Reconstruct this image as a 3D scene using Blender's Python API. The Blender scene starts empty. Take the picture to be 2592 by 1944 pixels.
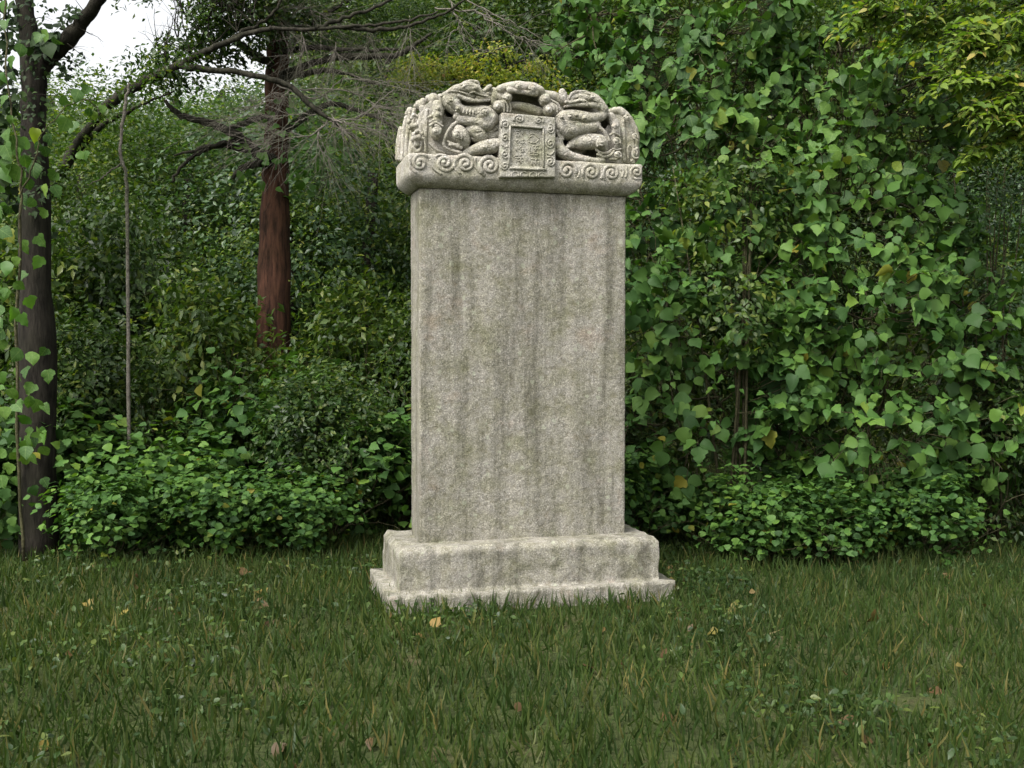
import bpy, bmesh, math, random
import numpy as np
from mathutils import Vector, Matrix, noise

# ------------------------------------------------------------------ camera, sky, sun, exposure
sc = bpy.context.scene
COL = sc.collection
F = 2700.0; HOR = 900.0; CAMZ = 1.6
PITCH = math.atan((972.0 - HOR) / F)
cam = bpy.data.cameras.new('camera'); cam_ob = bpy.data.objects.new('camera', cam)
COL.objects.link(cam_ob); sc.camera = cam_ob
cam.sensor_width = 36.0; cam.lens = 36.0 * F / 2592.0; cam.clip_start = 0.05; cam.clip_end = 500
cam_ob.location = (0, 0, CAMZ); cam_ob.rotation_euler = (math.radians(90) - PITCH, 0, 0)

SUN_EL, SUN_AZ = 52.0, -38.0           # azimuth: from behind-left of the camera
world = bpy.data.worlds.new('World'); sc.world = world; world.use_nodes = True
wn = world.node_tree; wn.nodes.clear()
sky = wn.nodes.new('ShaderNodeTexSky'); sky.sky_type = 'NISHITA'; sky.sun_disc = False
sky.sun_elevation = math.radians(SUN_EL); sky.sun_rotation = math.radians(180 - SUN_AZ)
sky.air_density = 1.2; sky.dust_density = 6.0; sky.ozone_density = 1.0
hs = wn.nodes.new('ShaderNodeHueSaturation'); hs.inputs['Saturation'].default_value = 0.12
bg = wn.nodes.new('ShaderNodeBackground'); bg.inputs['Strength'].default_value = 0.15
wo = wn.nodes.new('ShaderNodeOutputWorld')
wn.links.new(sky.outputs[0], hs.inputs['Color']); wn.links.new(hs.outputs[0], bg.inputs['Color'])
wn.links.new(bg.outputs[0], wo.inputs['Surface'])
sun = bpy.data.lights.new('sun', 'SUN'); sun.energy = 1.5; sun.angle = math.radians(15); sun.color = (1.0, 0.95, 0.86)
sun_ob = bpy.data.objects.new('sun', sun); COL.objects.link(sun_ob)
el, az = math.radians(SUN_EL), math.radians(SUN_AZ)
sdir = Vector((math.sin(az) * math.cos(el), -math.cos(az) * math.cos(el), math.sin(el)))
sun_ob.rotation_euler = sdir.to_track_quat('Z', 'Y').to_euler(); sun_ob.location = sdir * 40
vs = sc.view_settings
sc.display_settings.display_device = 'sRGB'
vs.view_transform = 'Standard'; vs.look = 'None'; vs.exposure = 1.25; vs.gamma = 1.0; vs.use_curve_mapping = False
sc.render.engine = 'CYCLES'
sc.cycles.max_bounces = 6; sc.cycles.transparent_max_bounces = 4

# ------------------------------------------------------------------ helpers
cp, sp = math.cos(PITCH), math.sin(PITCH)
CAM = Vector((0, 0, CAMZ))
def ray(x, y):
    a = (x - 1296.0) / F; b = (972.0 - y) / F
    return Vector((a, cp + b * sp, -sp + b * cp))
def at(x, y, Y):
    d = ray(x, y); return CAM + d * (Y / d.y)
def pix(p):
    q = Vector(p) - CAM
    fz = q.y * cp - q.z * sp; v = q.y * sp + q.z * cp
    return 1296 + F * q.x / fz, 972 - F * v / fz
def mpp(Y): return Y / F               # metres per source pixel at depth Y

def tag(o, label=None, cat=None, group=None, kind=None):
    if label: o['label'] = label
    if cat: o['category'] = cat
    if group: o['group'] = group
    if kind: o['kind'] = kind
    return o
def empty(name, loc=(0, 0, 0), rz=0.0):
    o = bpy.data.objects.new(name, None); o.empty_display_size = 0.2
    o.location = loc; o.rotation_euler = (0, 0, rz); COL.objects.link(o); return o
def link(name, me, parent=None, kind=None):
    o = bpy.data.objects.new(name, me); COL.objects.link(o)
    if parent is not None: o.parent = parent
    if kind: o['kind'] = kind
    return o

class MB:
    def __init__(s): s.v = []; s.f = []
    def tube(s, pts, rad, sides=6, caps=True):
        pts = [Vector(p) for p in pts]; n = len(pts)
        if n < 2: return
        base = len(s.v); t0 = (pts[1] - pts[0]).normalized()
        ref = Vector((0, 0, 1)) if abs(t0.z) < 0.9 else Vector((1, 0, 0))
        nrm = t0.cross(ref).normalized()
        for i in range(n):
            if i == 0: t = pts[1] - pts[0]
            elif i == n - 1: t = pts[-1] - pts[-2]
            else: t = pts[i + 1] - pts[i - 1]
            t = t.normalized() if t.length > 1e-9 else t0
            nrm = nrm - t * nrm.dot(t)
            nrm = nrm.normalized() if nrm.length > 1e-6 else t.orthogonal().normalized()
            b = t.cross(nrm)
            r = rad[i] if hasattr(rad, '__len__') else rad
            for k in range(sides):
                a = 2 * math.pi * k / sides
                s.v.append(pts[i] + (nrm * math.cos(a) + b * math.sin(a)) * r)
        for i in range(n - 1):
            for k in range(sides):
                k2 = (k + 1) % sides
                s.f.append((base + i * sides + k, base + i * sides + k2, base + (i + 1) * sides + k2, base + (i + 1) * sides + k))
        if caps:
            s.f.append(tuple(base + k for k in reversed(range(sides))))
            s.f.append(tuple(base + (n - 1) * sides + k for k in range(sides)))
    def ball(s, c, r, sc_=(1, 1, 1), u=10, w=7):
        base = len(s.v); c = Vector(c)
        for j in range(w + 1):
            th = math.pi * j / w
            for i in range(u):
                ph = 2 * math.pi * i / u
                s.v.append(c + Vector((math.sin(th) * math.cos(ph) * sc_[0], math.sin(th) * math.sin(ph) * sc_[1], math.cos(th) * sc_[2])) * r)
        for j in range(w):
            for i in range(u):
                i2 = (i + 1) % u
                s.f.append((base + j * u + i, base + (j + 1) * u + i, base + (j + 1) * u + i2, base + j * u + i2))
    def mesh(s, name, mat, smooth=True):
        me = bpy.data.meshes.new(name); me.from_pydata([tuple(p) for p in s.v], [], s.f); me.materials.append(mat)
        if smooth and len(me.polygons): me.polygons.foreach_set('use_smooth', [True] * len(me.polygons))
        me.update(); return me
    def build(s, name, mat, parent=None, smooth=True):
        return link(name, s.mesh(name, mat, smooth), parent)

def smooth_line(pts, n=4):
    """Catmull-Rom through points given as tuples of any length"""
    P_ = [np.array(p, float) for p in pts]
    if len(P_) < 3:
        return [P_[0] + (P_[1] - P_[0]) * k / n for k in range(n + 1)]
    out = []
    for i in range(len(P_) - 1):
        p0 = P_[max(i - 1, 0)]; p1 = P_[i]; p2 = P_[i + 1]; p3 = P_[min(i + 2, len(P_) - 1)]
        for k in range(n):
            t = k / n
            out.append(0.5 * ((2 * p1) + (p2 - p0) * t + (2 * p0 - 5 * p1 + 4 * p2 - p3) * t * t + (3 * p1 - p0 - 3 * p2 + p3) * t ** 3))
    out.append(P_[-1]); return out

class Carve:
    """a carved stone solid: limbs, balls and prisms blended into one distance field and skinned"""
    def __init__(s, h=0.005, k=0.005): s.h = h; s.k = k; s.add = []; s.cut = []
    def tube(s, pts, rad, sides=0, caps=True):
        P_ = np.array([tuple(p) for p in pts]); r = np.array(rad) if hasattr(rad, '__len__') else np.full(len(P_), rad); s.add.append(('t', P_, r))
    def ball(s, c, r, sc_=None, u=0, w=0): s.add.append(('t', np.array([tuple(c)]), np.array([r])))
    def hollow(s, pts, rad):
        P_ = np.array([tuple(p) for p in pts]); s.cut.append(('t', P_, np.full(len(P_), rad)))
    def prism(s, outline, y0, y1, cut=False): (s.cut if cut else s.add).append(('p', np.array([(p[0], p[2]) for p in outline]), (y0, y1)))
    def build(s, name, mat, parent, ripple=0.0):
        h = s.h; lo = np.full(3, 1e9); hi = -lo
        for k, p, r in s.add:
            if k == 't': lo = np.minimum(lo, (p - r[:, None]).min(0)); hi = np.maximum(hi, (p + r[:, None]).max(0))
            else: lo = np.minimum(lo, [p[:, 0].min(), r[0], p[:, 1].min()]); hi = np.maximum(hi, [p[:, 0].max(), r[1], p[:, 1].max()])
        lo = lo - 3 * h; dim = np.ceil((hi + 3 * h - lo) / h).astype(int) + 1
        ax = [lo[i] + np.arange(dim[i]) * h for i in range(3)]
        Fd = np.full(dim, 0.06, np.float32)
        def field(prim):
            k, p, r = prim
            if k == 't':
                pad = s.k + 2 * h; a_ = np.floor(((p - r[:, None]).min(0) - pad - lo) / h).astype(int).clip(0); b_ = np.minimum(np.ceil(((p + r[:, None]).max(0) + pad - lo) / h).astype(int) + 1, dim)
                sl = tuple(slice(a_[i], b_[i]) for i in range(3)); X, Y, Z_ = [g.astype(np.float32) for g in np.meshgrid(*[ax[i][sl[i]] for i in range(3)], indexing='ij', sparse=True)]
                d = None
                for i in range(max(1, len(p) - 1)):
                    q = p[i]
                    if len(p) == 1: di = np.sqrt((X - q[0]) ** 2 + (Y - q[1]) ** 2 + (Z_ - q[2]) ** 2) - r[0]
                    else:
                        e = p[i + 1] - q; L2 = max(float(e @ e), 1e-10)
                        t = np.clip(((X - q[0]) * e[0] + (Y - q[1]) * e[1] + (Z_ - q[2]) * e[2]) / L2, 0, 1)
                        di = np.sqrt((X - q[0] - t * e[0]) ** 2 + (Y - q[1] - t * e[1]) ** 2 + (Z_ - q[2] - t * e[2]) ** 2) - (r[i] + (r[i + 1] - r[i]) * t)
                    d = di if d is None else np.minimum(d, di)
                return sl, d
            X, Z_ = np.meshgrid(ax[0], ax[2], indexing='ij'); d2 = np.full(X.shape, 1e9); ins = np.zeros(X.shape, bool)
            for i in range(len(p)):
                a0 = p[i]; b0 = p[(i + 1) % len(p)]; e = b0 - a0; t = np.clip(((X - a0[0]) * e[0] + (Z_ - a0[1]) * e[1]) / max(float(e @ e), 1e-12), 0, 1)
                d2 = np.minimum(d2, np.hypot(X - a0[0] - t * e[0], Z_ - a0[1] - t * e[1]))
                c = ((a0[1] > Z_) != (b0[1] > Z_)); xx = a0[0] + (Z_ - a0[1]) / (b0[1] - a0[1] if abs(b0[1] - a0[1]) > 1e-12 else 1e-12) * e[0]; ins ^= c & (X < xx)
            d2 = np.where(ins, -d2, d2); dy = np.abs(ax[1] - 0.5 * (r[0] + r[1])) - 0.5 * (r[1] - r[0])
            return (slice(None),) * 3, np.maximum(d2[:, None, :], dy[None, :, None])
        for prim in s.add:
            sl, d = field(prim); A = Fd[sl]; hh = np.clip(0.5 + 0.5 * (A - d) / s.k, 0, 1); Fd[sl] = A + (d - A) * hh - s.k * hh * (1 - hh)
        for prim in s.cut:
            sl, d = field(prim); Fd[sl] = np.maximum(Fd[sl], -d)
        In = Fd < 0; nx, ny, nz = dim
        cnt = np.zeros((nx - 1, ny - 1, nz - 1), np.int8)
        cor = [(i, j, k) for i in (0, 1) for j in (0, 1) for k in (0, 1)]
        def sub(A, c): return A[c[0]:nx - 1 + c[0], c[1]:ny - 1 + c[1], c[2]:nz - 1 + c[2]]
        for c in cor: cnt += sub(In, c)
        act = (cnt > 0) & (cnt < 8); ids = np.full(act.shape, -1, np.int64); I = np.argwhere(act); ids[act] = np.arange(len(I))
        acc = np.zeros((len(I), 3)); num = np.zeros(len(I)); vals = {c: Fd[I[:, 0] + c[0], I[:, 1] + c[1], I[:, 2] + c[2]] for c in cor}
        for c in cor:
            for a in range(3):
                if c[a]: continue
                c2 = tuple(1 if i == a else c[i] for i in range(3)); f0 = vals[c]; f1 = vals[c2]; m = (f0 < 0) != (f1 < 0)
                t = f0[m] / (f0[m] - f1[m]); q = np.tile(np.array(c, float), (m.sum(), 1)); q[:, a] += t; acc[m] += q; num[m] += 1
        V = (I + acc / np.maximum(num, 1)[:, None]) * h + lo
        Q = []
        for a in range(3):
            u, v = (a + 1) % 3, (a + 2) % 3
            s0 = [slice(None)] * 3; s1 = [slice(None)] * 3; s0[a] = slice(0, dim[a] - 1); s1[a] = slice(1, dim[a])
            ed = np.argwhere(In[tuple(s0)] != In[tuple(s1)]); ed = ed[(ed[:, u] > 0) & (ed[:, v] > 0) & (ed[:, u] < dim[u] - 1) & (ed[:, v] < dim[v] - 1)]
            g = []
            for du, dv in ((-1, -1), (0, -1), (0, 0), (-1, 0)):
                e = ed.copy(); e[:, u] += du; e[:, v] += dv; g.append(ids[e[:, 0], e[:, 1], e[:, 2]])
            q = np.stack(g, 1); fl = ~In[ed[:, 0], ed[:, 1], ed[:, 2]]; q[fl] = q[fl][:, ::-1]; Q.append(q)
        Q = np.concatenate(Q); Q = Q[(Q >= 0).all(1)]
        for it in range(1):                       # one pass of smoothing takes the stair-steps off
            E = np.concatenate([Q[:, [0, 1]], Q[:, [1, 2]], Q[:, [2, 3]], Q[:, [3, 0]]]); sm = np.zeros_like(V); nn_ = np.zeros(len(V))
            np.add.at(sm, E[:, 0], V[E[:, 1]]); np.add.at(sm, E[:, 1], V[E[:, 0]]); np.add.at(nn_, E[:, 0], 1); np.add.at(nn_, E[:, 1], 1)
            V = 0.5 * V + 0.5 * sm / np.maximum(nn_, 1)[:, None]
        if ripple:
            for i in range(len(V)):
                c = Vector(V[i]); V[i] += np.array(noise.noise_vector(c * 16)) * ripple * 0.7 + np.array(noise.noise_vector(c * 52)) * ripple * 0.45
        me = bpy.data.meshes.new(name); me.vertices.add(len(V)); me.vertices.foreach_set('co', V.astype(np.float32).ravel())
        me.loops.add(len(Q) * 4); me.loops.foreach_set('vertex_index', Q.astype(np.int32).ravel())
        me.polygons.add(len(Q)); me.polygons.foreach_set('loop_start', np.arange(0, len(Q) * 4, 4, dtype=np.int32))
        me.materials.append(mat); me.update(calc_edges=True); me.polygons.foreach_set('use_smooth', [True] * len(Q))
        return link(name, me, parent)
def remesh(mb, name, mat, parent, voxel=0.006, it=2, ripple=0.0): return mb.build(name, mat, parent, ripple)

# ------------------------------------------------------------------ materials
def nodes_of(name):
    m = bpy.data.materials.new(name); m.use_nodes = True; nt = m.node_tree; nt.nodes.clear()
    out = nt.nodes.new('ShaderNodeOutputMaterial'); return m, nt, out
def N(nt, t, **kw):
    n = nt.nodes.new(t)
    for k, v in kw.items():
        if k in n.inputs: n.inputs[k].default_value = v
        else: setattr(n, k, v)
    return n
def ramp(nt, stops):
    r = nt.nodes.new('ShaderNodeValToRGB'); e = r.color_ramp.elements
    while len(e) < len(stops): e.new(0.5)
    for i, (p, c) in enumerate(stops):
        e[i].position = p; e[i].color = (c[0], c[1], c[2], 1)
    return r
def granite(name, base, scales=False, stain=1.0, moss=0.0, streak=False):
    m, nt, out = nodes_of(name); L = nt.links
    tc = N(nt, 'ShaderNodeTexCoord')
    fine = N(nt, 'ShaderNodeTexNoise', Scale=115.0, Detail=4.0, Roughness=0.75)
    big = N(nt, 'ShaderNodeTexNoise', Scale=5.0, Detail=5.0, Roughness=0.62)
    mid = N(nt, 'ShaderNodeTexNoise', Scale=26.0, Detail=4.0, Roughness=0.6)
    for n in (fine, big, mid): L.new(tc.outputs['Object'], n.inputs['Vector'])
    b = base
    r1 = ramp(nt, [(0.30, tuple(c * 0.22 for c in b)), (0.42, tuple(c * 0.78 for c in b)), (0.53, b), (0.66, tuple(min(1, c * 1.8) for c in b))])
    L.new(fine.outputs['Fac'], r1.inputs['Fac'])
    r2 = ramp(nt, [(0.30, (0.70, 0.72, 0.58)), (0.46, (0.95, 0.95, 0.90)), (0.58, (1.0, 1.0, 1.0)), (0.74, (1.0, 0.90, 0.84))])
    L.new(big.outputs['Fac'], r2.inputs['Fac'])
    mx = N(nt, 'ShaderNodeMix', data_type='RGBA', blend_type='MULTIPLY'); mx.inputs[0].default_value = stain
    L.new(r1.outputs['Color'], mx.inputs[6]); L.new(r2.outputs['Color'], mx.inputs[7])
    r3 = ramp(nt, [(0.35, (0.72, 0.70, 0.64)), (0.52, (1, 1, 1)), (0.70, (1.08, 1.06, 1.02))])
    L.new(mid.outputs['Fac'], r3.inputs['Fac'])
    mx2 = N(nt, 'ShaderNodeMix', data_type='RGBA', blend_type='MULTIPLY'); mx2.inputs[0].default_value = 0.8
    L.new(mx.outputs[2], mx2.inputs[6]); L.new(r3.outputs['Color'], mx2.inputs[7])
    col = mx2.outputs[2]
    if moss > 0:
        mo = N(nt, 'ShaderNodeTexNoise', Scale=9.0, Detail=6.0, Roughness=0.7); L.new(tc.outputs['Object'], mo.inputs['Vector'])
        rr = ramp(nt, [(0.44, (0, 0, 0)), (0.66, (moss, moss, moss))]); L.new(mo.outputs['Fac'], rr.inputs['Fac'])
        mm = N(nt, 'ShaderNodeMix', data_type='RGBA'); L.new(rr.outputs['Color'], mm.inputs[0]); L.new(col, mm.inputs[6])
        mm.inputs[7].default_value = (0.13, 0.13, 0.055, 1); col = mm.outputs[2]
    if streak or moss > 0.25:               # lichen rosettes
        lv = N(nt, 'ShaderNodeTexVoronoi', Scale=13.0, Randomness=1.0); lw = N(nt, 'ShaderNodeTexNoise', Scale=60.0, Detail=3.0); L.new(tc.outputs['Object'], lw.inputs['Vector'])
        la = N(nt, 'ShaderNodeVectorMath', operation='MULTIPLY_ADD'); L.new(lw.outputs['Color'], la.inputs[0]); la.inputs[1].default_value = (0.03, 0.03, 0.03); L.new(tc.outputs['Object'], la.inputs[2]); L.new(la.outputs[0], lv.inputs['Vector'])
        lr = ramp(nt, [(0.16, (1, 1, 1)), (0.24, (0, 0, 0))]); L.new(lv.outputs['Distance'], lr.inputs['Fac'])
        sx = N(nt, 'ShaderNodeSeparateColor'); L.new(lv.outputs['Color'], sx.inputs[0]); gt = N(nt, 'ShaderNodeMath', operation='GREATER_THAN'); gt.inputs[1].default_value = 0.62; L.new(sx.outputs[0], gt.inputs[0])
        lm = N(nt, 'ShaderNodeMath', operation='MULTIPLY'); L.new(lr.outputs['Color'], lm.inputs[0]); L.new(gt.outputs[0], lm.inputs[1]); lm2 = N(nt, 'ShaderNodeMath', operation='MULTIPLY'); lm2.inputs[1].default_value = 0.45; L.new(lm.outputs[0], lm2.inputs[0])
        lx = N(nt, 'ShaderNodeMix', data_type='RGBA'); L.new(lm2.outputs[0], lx.inputs[0]); L.new(col, lx.inputs[6]); lx.inputs[7].default_value = (0.33, 0.35, 0.27, 1); col = lx.outputs[2]
    if streak:                              # rain stains running down the faces
        mp = N(nt, 'ShaderNodeMapping'); mp.inputs['Scale'].default_value = (9.0, 9.0, 0.7); L.new(tc.outputs['Object'], mp.inputs['Vector'])
        sn = N(nt, 'ShaderNodeTexNoise', Scale=1.0, Detail=7.0, Roughness=0.68); L.new(mp.outputs[0], sn.inputs['Vector'])
        sr = ramp(nt, [(0.36, (0.48, 0.48, 0.44)), (0.50, (0.9, 0.9, 0.87)), (0.62, (1.08, 1.07, 1.05))]); L.new(sn.outputs['Fac'], sr.inputs['Fac'])
        sm = N(nt, 'ShaderNodeMix', data_type='RGBA', blend_type='MULTIPLY'); sm.inputs[0].default_value = 0.85; L.new(col, sm.inputs[6]); L.new(sr.outputs['Color'], sm.inputs[7]); col = sm.outputs[2]
    p = N(nt, 'ShaderNodeBsdfPrincipled', Roughness=0.92); p.inputs['Specular IOR Level'].default_value = 0.15
    L.new(col, p.inputs['Base Color'])
    bp = N(nt, 'ShaderNodeBump', Strength=0.55, Distance=0.006); L.new(fine.outputs['Fac'], bp.inputs['Height'])
    bp2 = N(nt, 'ShaderNodeBump', Strength=0.6, Distance=0.014); L.new(mid.outputs['Fac'], bp2.inputs['Height']); L.new(bp.outputs['Normal'], bp2.inputs['Normal'])
    last = bp2
    if scales:
        vo = N(nt, 'ShaderNodeTexVoronoi', Scale=36.0); vo.feature = 'DISTANCE_TO_EDGE'; L.new(tc.outputs['Object'], vo.inputs['Vector'])
        rs = ramp(nt, [(0.0, (0, 0, 0)), (0.18, (1, 1, 1))]); L.new(vo.outputs['Distance'], rs.inputs['Fac'])
        bp3 = N(nt, 'ShaderNodeBump', Strength=0.34, Distance=0.008); L.new(rs.outputs['Color'], bp3.inputs['Height']); L.new(last.outputs['Normal'], bp3.inputs['Normal']); last = bp3
    L.new(last.outputs['Normal'], p.inputs['Normal']); L.new(p.outputs[0], out.inputs['Surface'])
    return m

def leaf_mat(name, stops, rough=0.5, trans=0.35, spec=0.35, mottled=True, veins=False):
    m, nt, out = nodes_of(name); L = nt.links
    g = N(nt, 'ShaderNodeNewGeometry'); oi = N(nt, 'ShaderNodeObjectInfo')
    add = N(nt, 'ShaderNodeMath', operation='ADD'); L.new(g.outputs['Random Per Island'], add.inputs[0]); L.new(oi.outputs['Random'], add.inputs[1])
    fr = N(nt, 'ShaderNodeMath', operation='FRACT'); L.new(add.outputs[0], fr.inputs[0])
    r = ramp(nt, stops); L.new(fr.outputs[0], r.inputs['Fac'])
    col = r.outputs['Color']
    if mottled:
        no = N(nt, 'ShaderNodeTexNoise', Scale=1.1, Detail=3.0); L.new(g.outputs['Position'], no.inputs['Vector'])
        rr = ramp(nt, [(0.3, (0.72, 0.78, 0.75)), (0.7, (1.25, 1.2, 1.05))]); L.new(no.outputs['Fac'], rr.inputs['Fac'])
        mx = N(nt, 'ShaderNodeMix', data_type='RGBA', blend_type='MULTIPLY'); mx.inputs[0].default_value = 1.0
        L.new(col, mx.inputs[6]); L.new(rr.outputs['Color'], mx.inputs[7]); col = mx.outputs[2]
    if veins:                               # pale midrib and slanting side veins, in the leaf's own axes
        tc = N(nt, 'ShaderNodeTexCoord'); sx = N(nt, 'ShaderNodeSeparateXYZ'); L.new(tc.outputs['Object'], sx.inputs[0])
        ab = N(nt, 'ShaderNodeMath', operation='ABSOLUTE'); L.new(sx.outputs['Y'], ab.inputs[0])
        mr = ramp(nt, [(0.012, (1, 1, 1)), (0.035, (0, 0, 0))]); L.new(ab.outputs[0], mr.inputs['Fac'])
        ma = N(nt, 'ShaderNodeMath', operation='MULTIPLY_ADD'); L.new(ab.outputs[0], ma.inputs[0]); ma.inputs[1].default_value = -0.8; L.new(sx.outputs['X'], ma.inputs[2])
        pp = N(nt, 'ShaderNodeMath', operation='PINGPONG'); L.new(ma.outputs[0], pp.inputs[0]); pp.inputs[1].default_value = 0.11
        vr = ramp(nt, [(0.008, (0.6, 0.6, 0.6)), (0.022, (0, 0, 0))]); L.new(pp.outputs[0], vr.inputs['Fac'])
        mxv = N(nt, 'ShaderNodeMath', operation='MAXIMUM'); L.new(mr.outputs['Color'], mxv.inputs[0]); L.new(vr.outputs['Color'], mxv.inputs[1])
        vs_ = N(nt, 'ShaderNodeMath', operation='MULTIPLY'); vs_.inputs[1].default_value = 0.4; L.new(mxv.outputs[0], vs_.inputs[0])
        vm = N(nt, 'ShaderNodeMix', data_type='RGBA'); L.new(vs_.outputs[0], vm.inputs[0]); L.new(col, vm.inputs[6]); vm.inputs[7].default_value = (0.14, 0.21, 0.07, 1); col = vm.outputs[2]
        wn_ = N(nt, 'ShaderNodeTexNoise', Scale=5.0, Detail=3.0); L.new(tc.outputs['Object'], wn_.inputs['Vector']); wr = ramp(nt, [(0.3, (0.75, 0.8, 0.7)), (0.65, (1.15, 1.1, 1.05))]); L.new(wn_.outputs['Fac'], wr.inputs['Fac'])
        wm = N(nt, 'ShaderNodeMix', data_type='RGBA', blend_type='MULTIPLY'); wm.inputs[0].default_value = 1.0; L.new(col, wm.inputs[6]); L.new(wr.outputs['Color'], wm.inputs[7]); col = wm.outputs[2]
    p = N(nt, 'ShaderNodeBsdfPrincipled', Roughness=rough); p.inputs['Specular IOR Level'].default_value = spec
    L.new(col, p.inputs['Base Color'])
    t = N(nt, 'ShaderNodeBsdfTranslucent')
    tm = N(nt, 'ShaderNodeMix', data_type='RGBA', blend_type='MULTIPLY'); tm.inputs[0].default_value = 1.0
    L.new(col, tm.inputs[6]); tm.inputs[7].default_value = (1.5, 1.7, 0.6, 1); L.new(tm.outputs[2], t.inputs['Color'])
    ms = N(nt, 'ShaderNodeMixShader'); ms.inputs[0].default_value = trans
    L.new(p.outputs[0], ms.inputs[1]); L.new(t.outputs[0], ms.inputs[2]); L.new(ms.outputs[0], out.inputs['Surface'])
    return m

def bark_mat(name, dark, light, scale=18.0, stretch=0.2, strength=0.9):
    m, nt, out = nodes_of(name); L = nt.links
    tc = N(nt, 'ShaderNodeTexCoord'); mp = N(nt, 'ShaderNodeMapping'); mp.inputs['Scale'].default_value = (1, 1, stretch)
    L.new(tc.outputs['Object'], mp.inputs['Vector'])
    no = N(nt, 'ShaderNodeTexNoise', Scale=scale, Detail=6.0, Roughness=0.7); L.new(mp.outputs[0], no.inputs['Vector'])
    bgn = N(nt, 'ShaderNodeTexNoise', Scale=2.5, Detail=3.0); L.new(tc.outputs['Object'], bgn.inputs['Vector'])
    r = ramp(nt, [(0.34, dark), (0.66, light)]); L.new(no.outputs['Fac'], r.inputs['Fac'])
    r2 = ramp(nt, [(0.35, (0.6, 0.68, 0.55)), (0.6, (1, 1, 1))]); L.new(bgn.outputs['Fac'], r2.inputs['Fac'])
    mx = N(nt, 'ShaderNodeMix', data_type='RGBA', blend_type='MULTIPLY'); mx.inputs[0].default_value = 0.8
    L.new(r.outputs['Color'], mx.inputs[6]); L.new(r2.outputs['Color'], mx.inputs[7])
    p = N(nt, 'ShaderNodeBsdfPrincipled', Roughness=0.95); p.inputs['Specular IOR Level'].default_value = 0.1
    L.new(mx.outputs[2], p.inputs['Base Color'])
    bp = N(nt, 'ShaderNodeBump', Strength=strength, Distance=0.02); L.new(no.outputs['Fac'], bp.inputs['Height']); L.new(bp.outputs['Normal'], p.inputs['Normal'])
    L.new(p.outputs[0], out.inputs['Surface']); return m

STONE = (0.335, 0.316, 0.285)
M_stone = granite('weathered_granite', STONE, moss=0.35)
M_scaled = granite('scaled_granite', STONE, scales=True, moss=0.4)
M_panel = granite('panel_granite', (0.305, 0.292, 0.265), moss=0.3)
M_shaft = granite('plain_granite', (0.235, 0.224, 0.202), moss=0.22, streak=True)
def gs(*c): return c
KSTOPS = [(0.0, (0.021, 0.053, 0.014)), (0.30, (0.034, 0.082, 0.018)), (0.65, (0.049, 0.108, 0.021)), (0.92, (0.074, 0.142, 0.027)), (0.985, (0.085, 0.14, 0.022)), (0.996, (0.14, 0.13, 0.018))]
M_kudzu = leaf_mat('kudzu_leaf', KSTOPS, rough=0.6, trans=0.22, spec=0.2)
M_kudzu_v = leaf_mat('veined_kudzu_leaf', KSTOPS, rough=0.58, trans=0.22, spec=0.22, veins=True)
M_yellow_leaf = leaf_mat('yellow_leaf', [(0.0, (0.16, 0.22, 0.02)), (1.0, (0.20, 0.24, 0.025))], trans=0.4)
M_bright_leaf = leaf_mat('bright_leaf', [(0.0, (0.04, 0.105, 0.015)), (1.0, (0.062, 0.135, 0.018))], trans=0.35)
M_right = leaf_mat('elm_leaf', [(0.0, (0.058, 0.104, 0.018)), (0.4, (0.098, 0.160, 0.026)), (0.75, (0.155, 0.212, 0.036)), (0.93, (0.21, 0.235, 0.048)), (1.0, (0.26, 0.20, 0.06))], trans=0.4, spec=0.22)
M_dark = leaf_mat('dark_leaf', [(0.0, (0.016, 0.034, 0.010)), (0.5, (0.027, 0.055, 0.013)), (0.82, (0.046, 0.08, 0.018)), (1.0, (0.085, 0.105, 0.024))], trans=0.3, spec=0.3, rough=0.45)
M_mid = leaf_mat('forest_leaf', [(0.0, (0.024, 0.050, 0.012)), (0.5, (0.042, 0.078, 0.016)), (0.82, (0.072, 0.11, 0.02)), (1.0, (0.13, 0.15, 0.03))], trans=0.34, spec=0.3, rough=0.45)
M_light = leaf_mat('pale_forest_leaf', [(0.0, (0.045, 0.085, 0.016)), (0.5, (0.075, 0.125, 0.022)), (0.85, (0.115, 0.165, 0.03)), (1.0, (0.17, 0.18, 0.04))], trans=0.36, spec=0.3, rough=0.45)
M_blue = leaf_mat('bluish_leaf', [(0.0, (0.022, 0.048, 0.022)), (0.6, (0.036, 0.075, 0.03)), (1.0, (0.06, 0.105, 0.04))], trans=0.28, spec=0.4, rough=0.42)
M_olive = leaf_mat('turning_leaf', [(0.0, (0.075, 0.11, 0.02)), (0.45, (0.125, 0.155, 0.028)), (0.8, (0.19, 0.195, 0.036)), (0.95, (0.24, 0.205, 0.04)), (1.0, (0.18, 0.10, 0.025))], trans=0.4, spec=0.2)
M_bark_dark = bark_mat('dark_bark', (0.007, 0.006, 0.005), (0.032, 0.028, 0.022))
M_bark_limb = bark_mat('limb_bark', (0.010, 0.009, 0.007), (0.046, 0.042, 0.032), scale=26)
M_bark_red = bark_mat('red_bark', (0.012, 0.008, 0.006), (0.090, 0.042, 0.027), scale=26, stretch=0.14)
M_twig = bark_mat('dead_twig', (0.075, 0.066, 0.056), (0.20, 0.18, 0.155), scale=30, stretch=1)
M_stem = bark_mat('vine_stem', (0.035, 0.032, 0.02), (0.10, 0.09, 0.05), scale=30, stretch=1)

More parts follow.
